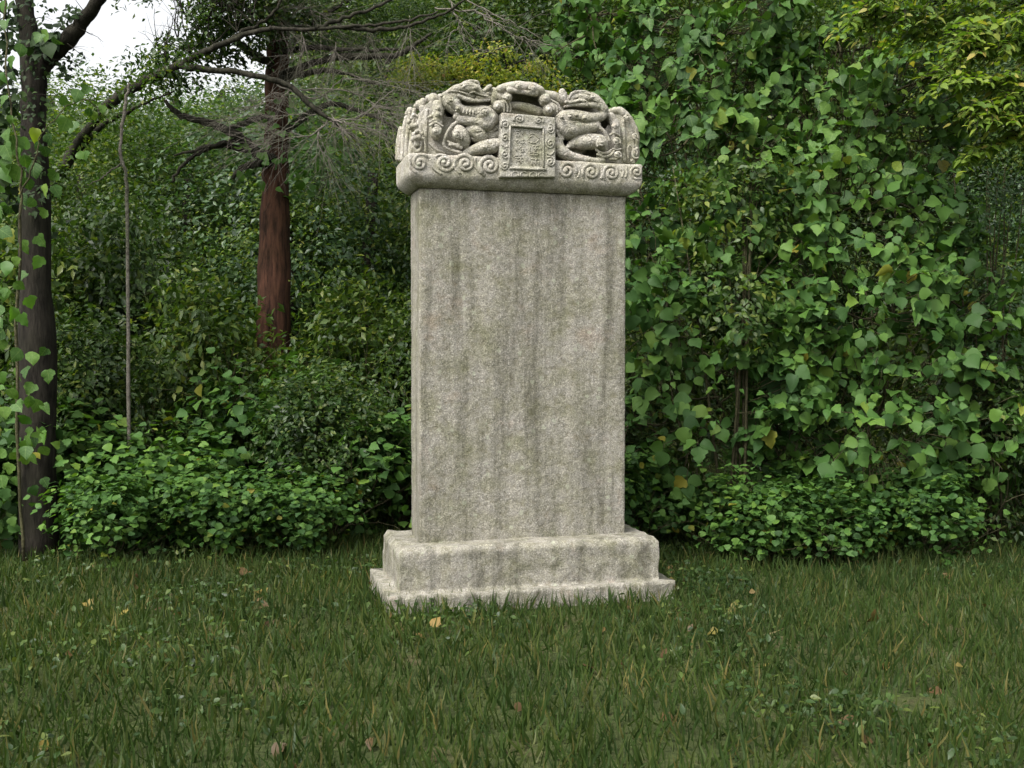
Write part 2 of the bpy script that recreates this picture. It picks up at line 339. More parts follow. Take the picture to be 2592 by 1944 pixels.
# ------------------------------------------------------------------ leaves
def tmpl(half, mid, fold, droop):
    """leaf outline from one side's (t, s) points; midrib points; folded along the rib and drooping to the tip"""
    v = []; f = []
    md = [(t, 0.0, -droop * t * t) for t in mid]
    v += md
    for sgn in (1, -1):
        b = len(v)
        v += [(t, sgn * s, fold * s - droop * t * t) for t, s in half]
        ring = [0] + [b + i for i in range(len(half))] + [len(mid) - 1]
        # march both chains by t
        i, j = 0, 0
        while i < len(ring) - 1 or j < len(mid) - 1:
            ti = v[ring[i + 1]][0] if i < len(ring) - 1 else 9
            tj = mid[j + 1] if j < len(mid) - 1 else 9
            if i < len(ring) - 1 and (ti <= tj):
                tri = (j, ring[i], ring[i + 1]); i += 1
            else:
                tri = (j, ring[i], j + 1); j += 1
            if len(set(tri)) == 3: f.append(tri if sgn < 0 else tri[::-1])
    return np.array(v, float), np.array(f, int)
T_KUDZU = [tmpl([(0.0, 0.16), (0.12, 0.40), (0.36, 0.52), (0.62, 0.40), (0.84, 0.17)], [0, 0.35, 0.7, 1.0], 0.22, 0.22),
           tmpl([(-0.05, 0.20), (0.14, 0.46), (0.40, 0.50), (0.50, 0.33), (0.64, 0.34), (0.86, 0.12)], [0, 0.4, 0.75, 1.0], 0.10, 0.30),
           tmpl([(0.02, 0.24), (0.22, 0.50), (0.50, 0.50), (0.74, 0.30)], [0, 0.4, 0.7, 1.0], -0.12, 0.35),
           tmpl([(-0.08, 0.22), (0.10, 0.52), (0.30, 0.60), (0.46, 0.40), (0.70, 0.30), (0.86, 0.10)], [0, 0.3, 0.7, 1.0], 0.30, 0.10),
           tmpl([(0.0, 0.14), (0.14, 0.32), (0.40, 0.38), (0.66, 0.27), (0.86, 0.10)], [0, 0.35, 0.7, 1.0], 0.55, 0.45)]
for _k, (tv, tf) in enumerate(T_KUDZU):          # no two halves alike: one side fuller, tip swung aside
    tv[:, 1] = tv[:, 1] * np.where(tv[:, 1] > 0, 1.08 - 0.05 * _k, 0.88 + 0.05 * _k) + 0.10 * (-1) ** _k * tv[:, 0] ** 2
    tv[:, 2] += 0.06 * np.sin(9 * tv[:, 0] + 5 * tv[:, 1] + _k)
T_OVAL = [tmpl([(0.12, 0.17), (0.38, 0.28), (0.68, 0.18)], [0, 0.5, 1.0], 0.25, 0.22),
          tmpl([(0.15, 0.18), (0.45, 0.27), (0.75, 0.15)], [0, 0.5, 1.0], 0.12, 0.35)]
T_SMALL = [(np.array([(0, 0, 0), (0.45, 0.26, 0.05), (1, 0, -0.1), (0.45, -0.26, 0.05)], float), np.array([(0, 2, 1), (0, 3, 2)], int))]
T_FINE = [(np.array([(0, 0, 0), (0.5, 0.14, 0.02), (1, 0, -0.1), (0.5, -0.14, 0.02)], float), np.array([(0, 2, 1), (0, 3, 2)], int))]

def frames(nrm, tip):
    n = nrm / np.maximum(np.linalg.norm(nrm, axis=1, keepdims=True), 1e-9)
    t = tip - n * np.sum(tip * n, axis=1, keepdims=True)
    l = np.linalg.norm(t, axis=1, keepdims=True); bad = l[:, 0] < 1e-4
    t[bad] = np.cross(n[bad], np.array([1.0, 0.3, 0.2])); l = np.linalg.norm(t, axis=1, keepdims=True)
    t = t / l; s = np.cross(n, t)
    return n, t, s
def leaf_mesh(name, pos, nrm, tip, size, templates, mat, rng):
    pos = np.asarray(pos, float).reshape(-1, 3); nrm = np.asarray(nrm, float).reshape(-1, 3); tip = np.asarray(tip, float).reshape(-1, 3); size = np.asarray(size, float)
    n, t, s = frames(nrm, tip)
    which = rng.integers(0, len(templates), len(pos))
    V = []; T = []; off = 0
    for k, (tv, tf) in enumerate(templates):
        idx = np.where(which == k)[0]
        if not len(idx): continue
        a = (t[idx][:, None, :] * tv[None, :, 0:1] + s[idx][:, None, :] * tv[None, :, 1:2] + n[idx][:, None, :] * tv[None, :, 2:3]) * size[idx][:, None, None] + pos[idx][:, None, :]
        V.append(a.reshape(-1, 3)); T.append((tf[None] + (np.arange(len(idx)) * len(tv))[:, None, None]).reshape(-1, 3) + off)
        off += len(idx) * len(tv)
    V = np.concatenate(V); T = np.concatenate(T)
    me = bpy.data.meshes.new(name)
    me.vertices.add(len(V)); me.vertices.foreach_set('co', V.astype(np.float32).ravel())
    me.loops.add(len(T) * 3); me.loops.foreach_set('vertex_index', T.astype(np.int32).ravel())
    me.polygons.add(len(T)); me.polygons.foreach_set('loop_start', np.arange(0, len(T) * 3, 3, dtype=np.int32))
    me.materials.append(mat); me.update(calc_edges=True); me.validate()
    return me
LEAF_CACHE = {}
def single_leaf(templates, k, mat):
    key = (id(templates), k, mat.name)
    if key not in LEAF_CACHE:
        tv, tf = templates[k]
        me = bpy.data.meshes.new('leaf'); me.from_pydata([tuple(x) for x in tv], [], [tuple(int(i) for i in x) for x in tf]); me.materials.append(mat)
        me.polygons.foreach_set('use_smooth', [True] * len(me.polygons)); LEAF_CACHE[key] = me
    return LEAF_CACHE[key]
def leaves_onto(parent, pos, nrm, tip, size, templates, mat, rng, most=300, stuffname='foliage', own_mat=None):
    """the leaves that show largest become parts of their own, the rest one stuff part"""
    pos = np.asarray(pos, float); nrm = np.asarray(nrm, float); tip = np.asarray(tip, float); size = np.asarray(size, float)
    inv = parent.matrix_basis.inverted()
    score = np.zeros(len(pos))
    for i, p in enumerate(pos):
        x, y = pix(p)
        ok = -10 < x < 2600 and -10 < y < 1500
        score[i] = (size[i] / max(p[1], 0.1) if ok else 0) * (1.0 if y < 460 else 0.45) - (0.004 * max(0, p[1] - pos[:, 1].min()))
    order = np.argsort(-score); own = order[:most]; rest = order[most:]
    n, t, s = frames(nrm[own], tip[own])
    for j, i in enumerate(own):
        me = single_leaf(templates, int(rng.integers(0, len(templates))), own_mat or mat)
        o = bpy.data.objects.new('leaf', me); COL.objects.link(o); o.parent = parent
        M = Matrix(((t[j][0], s[j][0], n[j][0], 0), (t[j][1], s[j][1], n[j][1], 0), (t[j][2], s[j][2], n[j][2], 0), (0, 0, 0, 1)))
        o.matrix_basis = inv @ Matrix.Translation(Vector(pos[i])) @ M @ Matrix.Scale(float(size[i]), 4)
    if len(rest):
        loc = np.array(parent.location)
        me = leaf_mesh(stuffname, pos[rest] - loc, nrm[rest], tip[rest], size[rest], templates, mat, rng)
        link(stuffname, me, parent, 'stuff')
def rnd_unit(rng, n):
    v = rng.normal(size=(n, 3)); return v / np.linalg.norm(v, axis=1, keepdims=True)
def clump_leaves(rng, blobs, clumps, per, cr, lsize, shell=0.5, flat=0.8, droop=0.3):
    """leaves in clumps inside ellipsoids (centre, radii); most clumps near the surface"""
    w = np.array([b[1][0] * b[1][1] + b[1][1] * b[1][2] + b[1][0] * b[1][2] for b in blobs]); w = w / w.sum()
    which = rng.choice(len(blobs), clumps, p=w)
    C = np.array([b[0] for b in blobs], float)[which]; R = np.array([b[1] for b in blobs], float)[which]
    d = rnd_unit(rng, clumps); rr = shell + (1 - shell) * rng.random((clumps, 1)) ** 0.6
    cc = C + d * R * rr
    out = np.repeat(d, per, axis=0)
    pos = np.repeat(cc, per, axis=0) + rng.normal(size=(clumps * per, 3)) * np.array([1, 1, flat]) * cr * np.repeat(rng.uniform(0.6, 1.3, (clumps, 1)), per, axis=0)
    nrm = out * 0.5 + np.array([0, 0, 0.8]) + rng.normal(size=pos.shape) * 0.55
    tip = out * 0.7 + rng.normal(size=pos.shape) * 0.8 + np.array([0, 0, -droop])
    size = lsize * rng.uniform(0.65, 1.25, len(pos))
    return pos, nrm, tip, size

# ------------------------------------------------------------------ ground and hillside
def hill(x, y):
    s = 0.385 + 0.185 / (1 + math.exp(-(x + 4.0) / 1.6))
    t = max(0.0, min(y, 34.0) - 12.5)
    h = s * t * min(1.0, t / 4.0)
    if y > 34: h += 0.04 * (y - 34)
    return h + 0.06 * noise.noise(Vector((x * 0.6, y * 0.6, 0))) + 0.015 * noise.noise(Vector((x * 2.5, y * 2.5, 3)))
def make_ground():
    m, nt, out = nodes_of('forest_floor'); L = nt.links
    g = N(nt, 'ShaderNodeNewGeometry')
    n1 = N(nt, 'ShaderNodeTexNoise', Scale=2.2, Detail=6.0, Roughness=0.65); n2 = N(nt, 'ShaderNodeTexNoise', Scale=38.0, Detail=5.0, Roughness=0.7)
    L.new(g.outputs['Position'], n1.inputs['Vector']); L.new(g.outputs['Position'], n2.inputs['Vector'])
    r1 = ramp(nt, [(0.35, (0.030, 0.040, 0.016)), (0.55, (0.045, 0.060, 0.022)), (0.72, (0.075, 0.062, 0.038))]); L.new(n1.outputs['Fac'], r1.inputs['Fac'])
    r2 = ramp(nt, [(0.3, (0.55, 0.55, 0.5)), (0.7, (1.4, 1.35, 1.2))]); L.new(n2.outputs['Fac'], r2.inputs['Fac'])
    mx = N(nt, 'ShaderNodeMix', data_type='RGBA', blend_type='MULTIPLY'); mx.inputs[0].default_value = 1.0
    L.new(r1.outputs['Color'], mx.inputs[6]); L.new(r2.outputs['Color'], mx.inputs[7])
    p = N(nt, 'ShaderNodeBsdfPrincipled', Roughness=1.0); p.inputs['Specular IOR Level'].default_value = 0.1
    L.new(mx.outputs[2], p.inputs['Base Color'])
    bp = N(nt, 'ShaderNodeBump', Strength=0.8, Distance=0.03); L.new(n2.outputs['Fac'], bp.inputs['Height']); L.new(bp.outputs['Normal'], p.inputs['Normal'])
    L.new(p.outputs[0], out.inputs['Surface'])
    xs = np.concatenate([[-160, -90, -50], np.linspace(-30, 30, 121), [50, 90, 160]])
    ys = np.concatenate([[-120, -50, -20], np.linspace(-8, 40, 121), [60, 110, 190]])
    V = [(x, y, hill(x, y)) for y in ys for x in xs]; nx = len(xs)
    Fc = [(j * nx + i, j * nx + i + 1, (j + 1) * nx + i + 1, (j + 1) * nx + i) for j in range(len(ys) - 1) for i in range(nx - 1)]
    me = bpy.data.meshes.new('ground'); me.from_pydata(V, [], Fc); me.materials.append(m)
    me.polygons.foreach_set('use_smooth', [True] * len(me.polygons))
    link('ground', me, None, 'structure')
make_ground()

# ------------------------------------------------------------------ the stone stele
TH = math.radians(15.0)
U = Vector((math.cos(TH), math.sin(TH), 0)); NF = Vector((math.sin(TH), -math.cos(TH), 0))
O = at(1310, 420, 6.9); O.z = 0.0
ST = empty('stele', O, TH)
tag(ST, 'weathered grey granite stele with a carved dragon crown', 'monument')
def P(x, y, w=0.0):                      # photo pixel -> stele coordinates on the plane w in front of the band's face
    d = ray(x, y); t = (w - (CAM - O).dot(NF)) / d.dot(NF)
    p = CAM + d * t - O
    return Vector((p.dot(U), -w, p.z))
def Z(X, Y, w=0.0): return P(1000 + X / 3.403, 200 + Y / 3.403, w)
ZS = 6.9 / F / 3.403                     # metres per carving unit

band_l = Z(112, 640).x; band_r = Z(2134, 745).x
band_t = 0.5 * (Z(130, 632).z + Z(2130, 742).z)
BD = 0.50                                # depth of the crown stone
def loft(name, levels, mat, parent, x0, x1, y0, y1, step=0.03, rc=0.012, ripple=0.004):
    """dressed block: rounded-corner rings swept through (z, inset) levels, its faces left slightly uneven"""
    def ring(z, ins):
        a0, a1, b0, b1 = x0 + ins, x1 - ins, y0 + ins, y1 - ins; out = []
        for (cx, cy, t0, ex, ey, L) in [(a0 + rc, b0 + rc, 180, 1, 0, x1 - x0 - 2 * rc), (a1 - rc, b0 + rc, 270, 0, 1, y1 - y0 - 2 * rc), (a1 - rc, b1 - rc, 0, -1, 0, x1 - x0 - 2 * rc), (a0 + rc, b1 - rc, 90, 0, -1, y1 - y0 - 2 * rc)]:
            for k in range(4):
                t = math.radians(t0 + 30 * k); out.append((cx + rc * math.cos(t), cy + rc * math.sin(t)))
            n = max(2, int(L / step)); Lr = (abs(a1 - a0) if ex else abs(b1 - b0)) - 2 * rc
            px, py = out[-1]
            for k in range(1, n): out.append((px + ex * Lr * k / n, py + ey * Lr * k / n))
        return [Vector((p[0], p[1], z)) for p in out]
    lv = [levels[0]]
    for (za, ia), (zb, ib) in zip(levels, levels[1:]):
        n = max(1, int(abs(zb - za) / step))
        for k in range(1, n + 1): lv.append((za + (zb - za) * k / n, ia + (ib - ia) * k / n))
    mb = MB(); rings = [ring(*l) for l in lv]; m = len(rings[0])
    for rg in rings: mb.v += rg
    for v in mb.v: v += Vector(noise.noise_vector(v * 11)) * ripple + Vector(noise.noise_vector(v * 31)) * ripple * 0.5
    for i in range(len(rings) - 1):
        for k in range(m):
            k2 = (k + 1) % m; mb.f.append((i * m + k, (i + 1) * m + k, (i + 1) * m + k2, i * m + k2))
    mb.f.append(tuple(range(m))); mb.f.append(tuple((len(rings) - 1) * m + k for k in reversed(range(m))))
    o = mb.build(name, mat, parent)
    o.data.polygons.foreach_set('use_smooth', [len(p.vertices) == 4 for p in o.data.polygons]); return o
bz = band_t
loft('cloud_band', [(bz, 0.006), (bz - 0.012, 0.0), (bz - 0.125, 0.0), (bz - 0.15, 0.012), (bz - 0.175, 0.034), (bz - 0.20, 0.07)], M_stone, ST, band_l, band_r, 0.0, BD, 0.02, 0.016, 0.005)
loft('shaft', [(bz - 0.198, 0.0), (0.36, 0.0)], M_shaft, ST, band_l + 0.085, band_r - 0.085, 0.085, BD - 0.085, 0.03, 0.012, 0.003)
loft('pedestal', [(0.40, 0.03), (0.37, 0.0), (0.12, 0.0), (0.12, -0.08), (-0.15, -0.08)], M_shaft, ST, band_l - 0.08, band_r + 0.08, -0.12, BD + 0.12, 0.022, 0.008, 0.010)

def prism(mb, outline, y0, y1):
    b = len(mb.v); n = len(outline)
    for y in (y0, y1):
        mb.v += [Vector((p.x, y, p.z)) for p in outline]
    mb.f.append(tuple(range(b, b + n))[::-1]); mb.f.append(tuple(range(b + n, b + 2 * n)))
    for i in range(n):
        j = (i + 1) % n; mb.f.append((b + i, b + j, b + n + j, b + n + i))
CHUNK = [1.0]
def T(mb, pts, w=-0.05, sides=10, n=5, squash=None):
    """carved limb: points (X, Y, R[, w]) in carving units"""
    pts = [p if len(p) == 4 else (p[0], p[1], p[2], w) for p in pts]
    L_ = smooth_line(pts, n)
    q = [Z(p[0], p[1], p[3] + (0.012 if CHUNK[0] > 1 else 0.0)) for p in L_]; r = [max(2, p[2]) * ZS * (CHUNK[0] if p[2] > 24 else 1.0) for p in L_]
    mb.tube(q, r, sides)
    mb.ball(q[0], r[0]); mb.ball(q[-1], r[-1])
def B(mb, X, Y, R, w=-0.05, s=(1, 1, 1)): mb.ball(Z(X, Y, w), R * ZS, s, 12, 9)
def G(mb, pts, R=8, w0=0.012, w1=-0.03, n=4):
    """a chiselled line"""
    L_ = smooth_line(pts, n)
    for w in (w0, 0.5 * (w0 + w1), w1): mb.hollow([Z(p[0], p[1], w) for p in L_], R * ZS)
def spiral_pts(cx, cy, R, turns=1.6, cw=1, a0=0.0, w=0.0, rt=10, r_in=0.16, asp=1.0, bulge=0.0):
    out = []
    n = int(turns * 14)
    for i in range(n + 1):
        k = i / n; a = a0 + cw * 2 * math.pi * turns * k; r = R * (1 - (1 - r_in) * k ** 0.85)
        out.append((cx + r * math.cos(a), cy + r * math.sin(a) * asp, rt * (1.0 - 0.15 * k), w + bulge * k))
    return out
def S(mb, cx, cy, R, w, turns=1.5, cw=1, a0=0.0, rt=9, bulge=0.012, asp=1.0):
    """a raised scroll on a carved body"""
    L_ = spiral_pts(cx, cy, R, turns, cw, a0, w + (0.025 if CHUNK[0] > 1 else 0.004), rt * 1.25, 0.2, asp, bulge)
    q = [Z(p[0], p[1], p[3]) for p in L_]; r = [p[2] * ZS for p in L_]
    mb.tube(q, r, 8); mb.ball(q[-1], r[-1] * 1.5); mb.ball(q[0], r[0])

# ---- core of the crown stone
mb = Carve()
outl = [(185, 700), (170, 520), (190, 380), (225, 290), (270, 215), (340, 172), (420, 165), (520, 110), (600, 80), (720, 100), (800, 110), (900, 90), (1080, 48), (1200, 58), (1265, 112),
        (1370, 125), (1460, 135), (1520, 140), (1620, 132), (1715, 170), (1785, 245), (1850, 290), (1940, 292), (2005, 350), (2045, 430), (2065, 540), (2075, 730)]
mb.prism([Z(x, y, -0.095) for x, y in outl], 0.095, BD - 0.02)
for (x, y, R) in [(470, 285, 46), (775, 430, 44), (640, 580, 56), (850, 630, 30), (1480, 530, 50), (1690, 645, 56), (1640, 660, 40), (1790, 385, 52), (270, 290, 22)]:
    mb.hollow([Z(x, y, -0.08), Z(x, y, -0.17)], R * 0.9 * ZS)
JAW_L = [(565, 190), (610, 212), (680, 222), (750, 220), (812, 208)]; JAW_R = [(1480, 258), (1550, 274), (1630, 280), (1700, 274), (1735, 256)]; ARCH = [(1035, 170), (1090, 176), (1150, 180), (1200, 192), (1235, 215)]
for line, R in ((JAW_L, 26), (JAW_R, 32), (ARCH, 44)):
    for w in (-0.08, -0.11, -0.14): mb.hollow([Z(p[0], p[1], w) for p in smooth_line(line, 3)], R * ZS)
# fluted left flank and crest carved round the side
for (x0, y0, xm, ym, x1, y1, R, w) in [(60, 430, 38, 560, 40, 690, 20, -0.36), (95, 330, 72, 480, 66, 690, 22, -0.30), (125, 300, 108, 450, 96, 660, 20, -0.24), (165, 270, 150, 450, 132, 640, 22, -0.19)]:
    T(mb, [(x0, y0, R * 0.8), (xm, ym, R), (x1, y1, R * 1.05)], w)
T(mb, [(48, 430, 20), (26, 560, 22), (24, 690, 22)], -0.42)
for (x, y, R, w) in [(130, 275, 36, -0.30), (112, 300, 30, -0.34), (215, 222, 44, -0.16), (190, 240, 34, -0.22), (330, 170, 46, -0.12), (290, 168, 34, -0.17), (240, 190, 30, -0.24), (395, 160, 34, -0.16)]:
    B(mb, x, y, R, w)
remesh(mb, 'crown_stone', M_stone, ST, 0.008, 2, 0.005)

# ---- flanking dragons that hang head-down at both ends
mb = Carve()
T(mb, [(235, 255, 30), (250, 330, 34), (215, 430, 40), (190, 520, 44), (195, 600, 34)], -0.12)
T(mb, [(275, 270, 18), (262, 400, 22), (262, 520, 20), (262, 625, 18)], -0.10)
for (x, y, R, w) in [(165, 480, 26, -0.10), (190, 455, 20, -0.07), (160, 520, 24, -0.10), (205, 500, 22, -0.06), (150, 400, 26, -0.13), (130, 420, 20, -0.15), (185, 560, 26, -0.08), (235, 470, 18, -0.07), (180, 400, 22, -0.1), (120, 370, 22, -0.16)]: B(mb, x, y, R, w)
T(mb, [(225, 520, 9), (245, 510, 10), (258, 540, 9), (260, 620, 9)], -0.065)
T(mb, [(150, 590, 14), (185, 625, 16), (220, 600, 14), (228, 545, 10)], -0.08)
S(mb, 175, 505, 26, -0.065, 1.2, 1, 0.5, 7)
T(mb, [(140, 340, 14), (160, 310, 16), (200, 330, 14)], -0.12)
T(mb, [(290, 590, 9), (330, 620, 10), (400, 640, 10)], -0.10); T(mb, [(300, 560, 9), (350, 605, 10), (430, 635, 9)], -0.09)
remesh(mb, 'flank_dragon', M_stone, ST, 0.005, 1, 0.004)
mb = Carve()
T(mb, [(1925, 285, 46), (1985, 320, 42), (2040, 400, 38), (2068, 500, 40), (2062, 570, 40), (2065, 640, 46), (2055, 695, 34)], -0.13)
T(mb, [(1962, 370, 24), (1962, 480, 28), (1965, 600, 28), (1975, 700, 26)], -0.10)
T(mb, [(1850, 285, 30), (1900, 275, 36), (1950, 300, 30)], -0.11)
S(mb, 2005, 335, 34, -0.075, 1.3, 1, 3.4, 8); S(mb, 2062, 500, 30, -0.07, 1.2, -1, 0.2, 8, 0.012, 1.3)
S(mb, 2070, 640, 36, -0.065, 1.4, 1, 1.0, 8, 0.01, 1.3)
T(mb, [(2010, 680, 9), (2005, 600, 11), (2020, 572, 11), (2042, 590, 9)], -0.07)
for (x, y, R, w) in [(2060, 610, 16, -0.06), (2085, 600, 18, -0.08), (2080, 680, 20, -0.08), (2040, 700, 16, -0.07)]: B(mb, x, y, R, w)
remesh(mb, 'flank_dragon', M_stone, ST, 0.005, 1, 0.004)

CHUNK[0] = 1.13
# ---- left dragon
mb = Carve(0.004, 0.003)
T(mb, [(392, 148, 8), (440, 118, 15), (500, 92, 26), (560, 80, 34), (640, 80, 44), (700, 95, 38), (750, 130, 24), (800, 158, 15), (815, 165, 10)], -0.035)   # skull and snout
T(mb, [(500, 110, 30), (580, 130, 42), (660, 140, 36)], -0.05)
T(mb, [(560, 60, 10), (590, 35, 13), (645, 20, 14), (705, 26, 14), (722, 48, 11)], -0.03)                                                              # horn
T(mb, [(740, 120, 14), (775, 100, 20), (800, 75, 20), (822, 60, 15)], -0.03); B(mb, 826, 95, 20, -0.04); B(mb, 820, 130, 16, -0.04)                        # curled nose
T(mb, [(545, 140, 18), (600, 170, 20), (660, 186, 19), (730, 188, 14), (812, 182, 10)], -0.02)                                                       # lower jaw
T(mb, [(640, 130, 8), (680, 112, 9), (730, 132, 8), (800, 150, 7)], 0.0)                                                                             # lip
S(mb, 695, 72, 18, 0.0, 1.0, 1, 0.0, 7, 0.004); B(mb, 695, 72, 9, 0.005)                                                                             # eye
T(mb, [(590, 70, 6), (620, 52, 7), (670, 50, 6)], 0.0); T(mb, [(480, 100, 6), (560, 110, 7), (620, 130, 6)], -0.005)
T(mb, [(440, 165, 46), (470, 205, 56), (520, 250, 54), (580, 275, 44), (640, 285, 46), (710, 290, 52), (780, 310, 68), (835, 345, 52)], -0.06)   # neck and back
T(mb, [(430, 150, 30), (500, 150, 38), (525, 200, 40)], -0.055)
T(mb, [(820, 345, 54), (780, 385, 58), (700, 365, 44), (620, 362, 36), (560, 350, 30), (530, 322, 26)], -0.045)                                  # raised arm
B(mb, 535, 305, 26, -0.035); B(mb, 515, 330, 18, -0.03)
T(mb, [(560, 360, 15), (505, 390, 14), (462, 440, 14), (432, 505, 14), (418, 560, 13), (450, 600, 12), (520, 625, 14), (575, 636, 14)], -0.045)      # ribbon
T(mb, [(470, 565, 13), (520, 580, 14), (572, 595, 13)], -0.04); T(mb, [(455, 540, 11), (500, 560, 12), (550, 570, 11)], -0.04)
T(mb, [(545, 440, 40), (560, 480, 62), (590, 530, 52), (600, 560, 36)], -0.055)                                                                  # coil
T(mb, [(640, 430, 30), (690, 450, 56), (735, 490, 52), (770, 510, 24)], -0.06); B(mb, 690, 500, 46, -0.06)
T(mb, [(600, 640, 24), (690, 612, 42), (770, 590, 54), (845, 575, 54), (890, 560, 44)], -0.05)                                                   # tail coil
T(mb, [(760, 470, 16), (815, 440, 15), (885, 400, 14)], -0.07); T(mb, [(800, 468, 14), (850, 440, 14), (890, 420, 13)], -0.06); T(mb, [(790, 500, 22), (850, 490, 28), (900, 470, 26)], -0.075)
S(mb, 775, 280, 40, 0.0, 1.6, 1, 2.2, 8); S(mb, 535, 485, 44, -0.005, 1.5, -1, 0.6, 9); S(mb, 775, 588, 32, 0.0, 1.4, 1, 0.5, 8)
for (a, b_) in [(590, 262), (618, 272), (645, 278), (672, 282)]: T(mb, [(a + 6, b_ - 4, 7), (a, b_ + 10, 9), (a - 2, b_ + 32, 7)], -0.012)                     # ruff
S(mb, 485, 180, 30, -0.01, 1.2, 1, 1.5, 7); S(mb, 540, 250, 28, -0.005, 1.2, -1, 2.0, 7)
G(mb, JAW_L, 17, 0.01, -0.14); G(mb, [(678, 128), (700, 140), (745, 152), (795, 160)], 10, 0.02, -0.05); G(mb, [(560, 100), (610, 112), (650, 135), (660, 165)], 7); G(mb, [(575, 62), (640, 42), (712, 46)], 6, 0.0, -0.05); G(mb, [(510, 118), (560, 128), (610, 150)], 7); G(mb, [(715, 105), (740, 95), (760, 110)], 7)
for (a, b_) in [(604, 268), (632, 276), (658, 281), (686, 285)]: G(mb, [(a + 4, b_ - 4), (a - 2, b_ + 30)], 6)
G(mb, [(555, 395), (510, 425), (470, 490), (450, 545)], 6); G(mb, [(700, 330), (770, 340), (830, 380)], 7, 0.02); G(mb, [(650, 455), (690, 465), (750, 455)], 6, 0.02); G(mb, [(640, 625), (700, 650), (780, 640)], 6, 0.02); G(mb, [(800, 545), (850, 560), (880, 600)], 6, 0.02); G(mb, [(450, 210), (490, 245), (520, 290)], 7, 0.01)
remesh(mb, 'dragon', M_scaled, ST, 0.0048, 1, 0.003)['label'] = 'left dragon with its jaws open towards the middle'

# ---- right dragon
mb = Carve(0.004, 0.003)
T(mb, [(1500, 185, 24), (1560, 160, 36), (1630, 160, 44), (1700, 170, 46), (1760, 215, 42), (1790, 260, 40)], -0.045)
T(mb, [(1500, 165, 10), (1520, 130, 13), (1570, 112, 14), (1640, 112, 13), (1715, 142, 10)], -0.025)
T(mb, [(1470, 200, 12), (1530, 200, 14), (1590, 185, 14), (1625, 190, 12)], -0.015)
T(mb, [(1462, 238, 11), (1530, 228, 13), (1600, 222, 18), (1680, 225, 22), (1745, 235, 24)], -0.025)
T(mb, [(1640, 185, 6), (1660, 205, 7), (1655, 230, 6)], 0.0)
S(mb, 1695, 155, 20, 0.0, 1.0, 1, 0.0, 7, 0.003, 0.8); B(mb, 1695, 155, 9, 0.004)
T(mb, [(1440, 112, 26), (1450, 150, 30), (1462, 185, 24)], -0.05); B(mb, 1437, 105, 22, -0.06); B(mb, 1465, 125, 18, -0.04); B(mb, 1478, 165, 17, -0.035)
T(mb, [(1770, 225, 36), (1800, 270, 38), (1775, 315, 42), (1710, 335, 44), (1630, 335, 50), (1540, 325, 54), (1460, 335, 56), (1415, 370, 50)], -0.055)
T(mb, [(1425, 360, 54), (1450, 410, 72), (1500, 440, 74), (1560, 430, 62), (1640, 425, 46), (1700, 415, 42), (1735, 400, 36)], -0.06)
B(mb, 1490, 475, 56, -0.07)
T(mb, [(1730, 385, 18), (1770, 425, 17), (1815, 475, 16), (1845, 530, 15)], -0.045)
T(mb, [(1480, 590, 18), (1540, 555, 36), (1610, 545, 56), (1690, 540, 62), (1765, 550, 60), (1800, 600, 30)], -0.06)
T(mb, [(1398, 590, 44), (1440, 630, 48), (1510, 665, 38), (1600, 690, 34), (1700, 705, 28), (1790, 705, 24)], -0.045)
T(mb, [(1396, 395, 16), (1430, 450, 18), (1446, 520, 14)], -0.05); T(mb, [(1394, 450, 15), (1420, 510, 16), (1440, 560, 13)], -0.045); T(mb, [(1392, 520, 18), (1425, 560, 18), (1470, 600, 15)], -0.045)
T(mb, [(1735, 612, 12), (1780, 640, 14), (1830, 635, 13), (1860, 612, 11)], -0.04); T(mb, [(1745, 650, 11), (1800, 672, 13), (1855, 655, 12), (1885, 620, 11)], -0.035)
T(mb, [(1850, 690, 12), (1900, 690, 16), (1940, 670, 14)], -0.045)
S(mb, 1775, 550, 40, 0.0, 1.5, 1, 2.5, 9); S(mb, 1635, 335, 26, 0.0, 1.4, 1, 0.5, 8); S(mb, 1505, 320, 30, 0.0, 1.3, -1, 2.0, 7); S(mb, 1440, 325, 26, -0.005, 1.2, 1, 1.0, 7)
S(mb, 1915, 655, 34, -0.03, 1.4, -1, 0.5, 8); S(mb, 1565, 305, 20, 0.0, 1.1, 1, 1.0, 7)
G(mb, JAW_R, 24, 0.01, -0.16); G(mb, [(1480, 215), (1540, 212), (1600, 204), (1625, 205)], 10, 0.02, -0.06); G(mb, [(1520, 148), (1570, 132), (1650, 132), (1715, 160)], 6, 0.0, -0.05); G(mb, [(1545, 170), (1600, 165), (1660, 178)], 6); G(mb, [(1690, 185), (1730, 200), (1745, 225)], 6, 0.015); G(mb, [(1420, 375), (1480, 385), (1560, 380), (1640, 378)], 7, 0.015); G(mb, [(1560, 300), (1560, 355)], 6); G(mb, [(1590, 305), (1592, 360)], 6)
G(mb, [(1560, 580), (1610, 560), (1640, 600)], 6, 0.02); G(mb, [(1680, 490), (1690, 540), (1680, 590)], 6, 0.02); G(mb, [(1450, 600), (1470, 640), (1500, 690)], 6, 0.02); G(mb, [(1450, 130), (1470, 140)], 7); G(mb, [(1445, 160), (1475, 165)], 7)
remesh(mb, 'dragon', M_scaled, ST, 0.0048, 1, 0.003)['label'] = 'right dragon with a beaked open mouth'

CHUNK[0] = 1.0
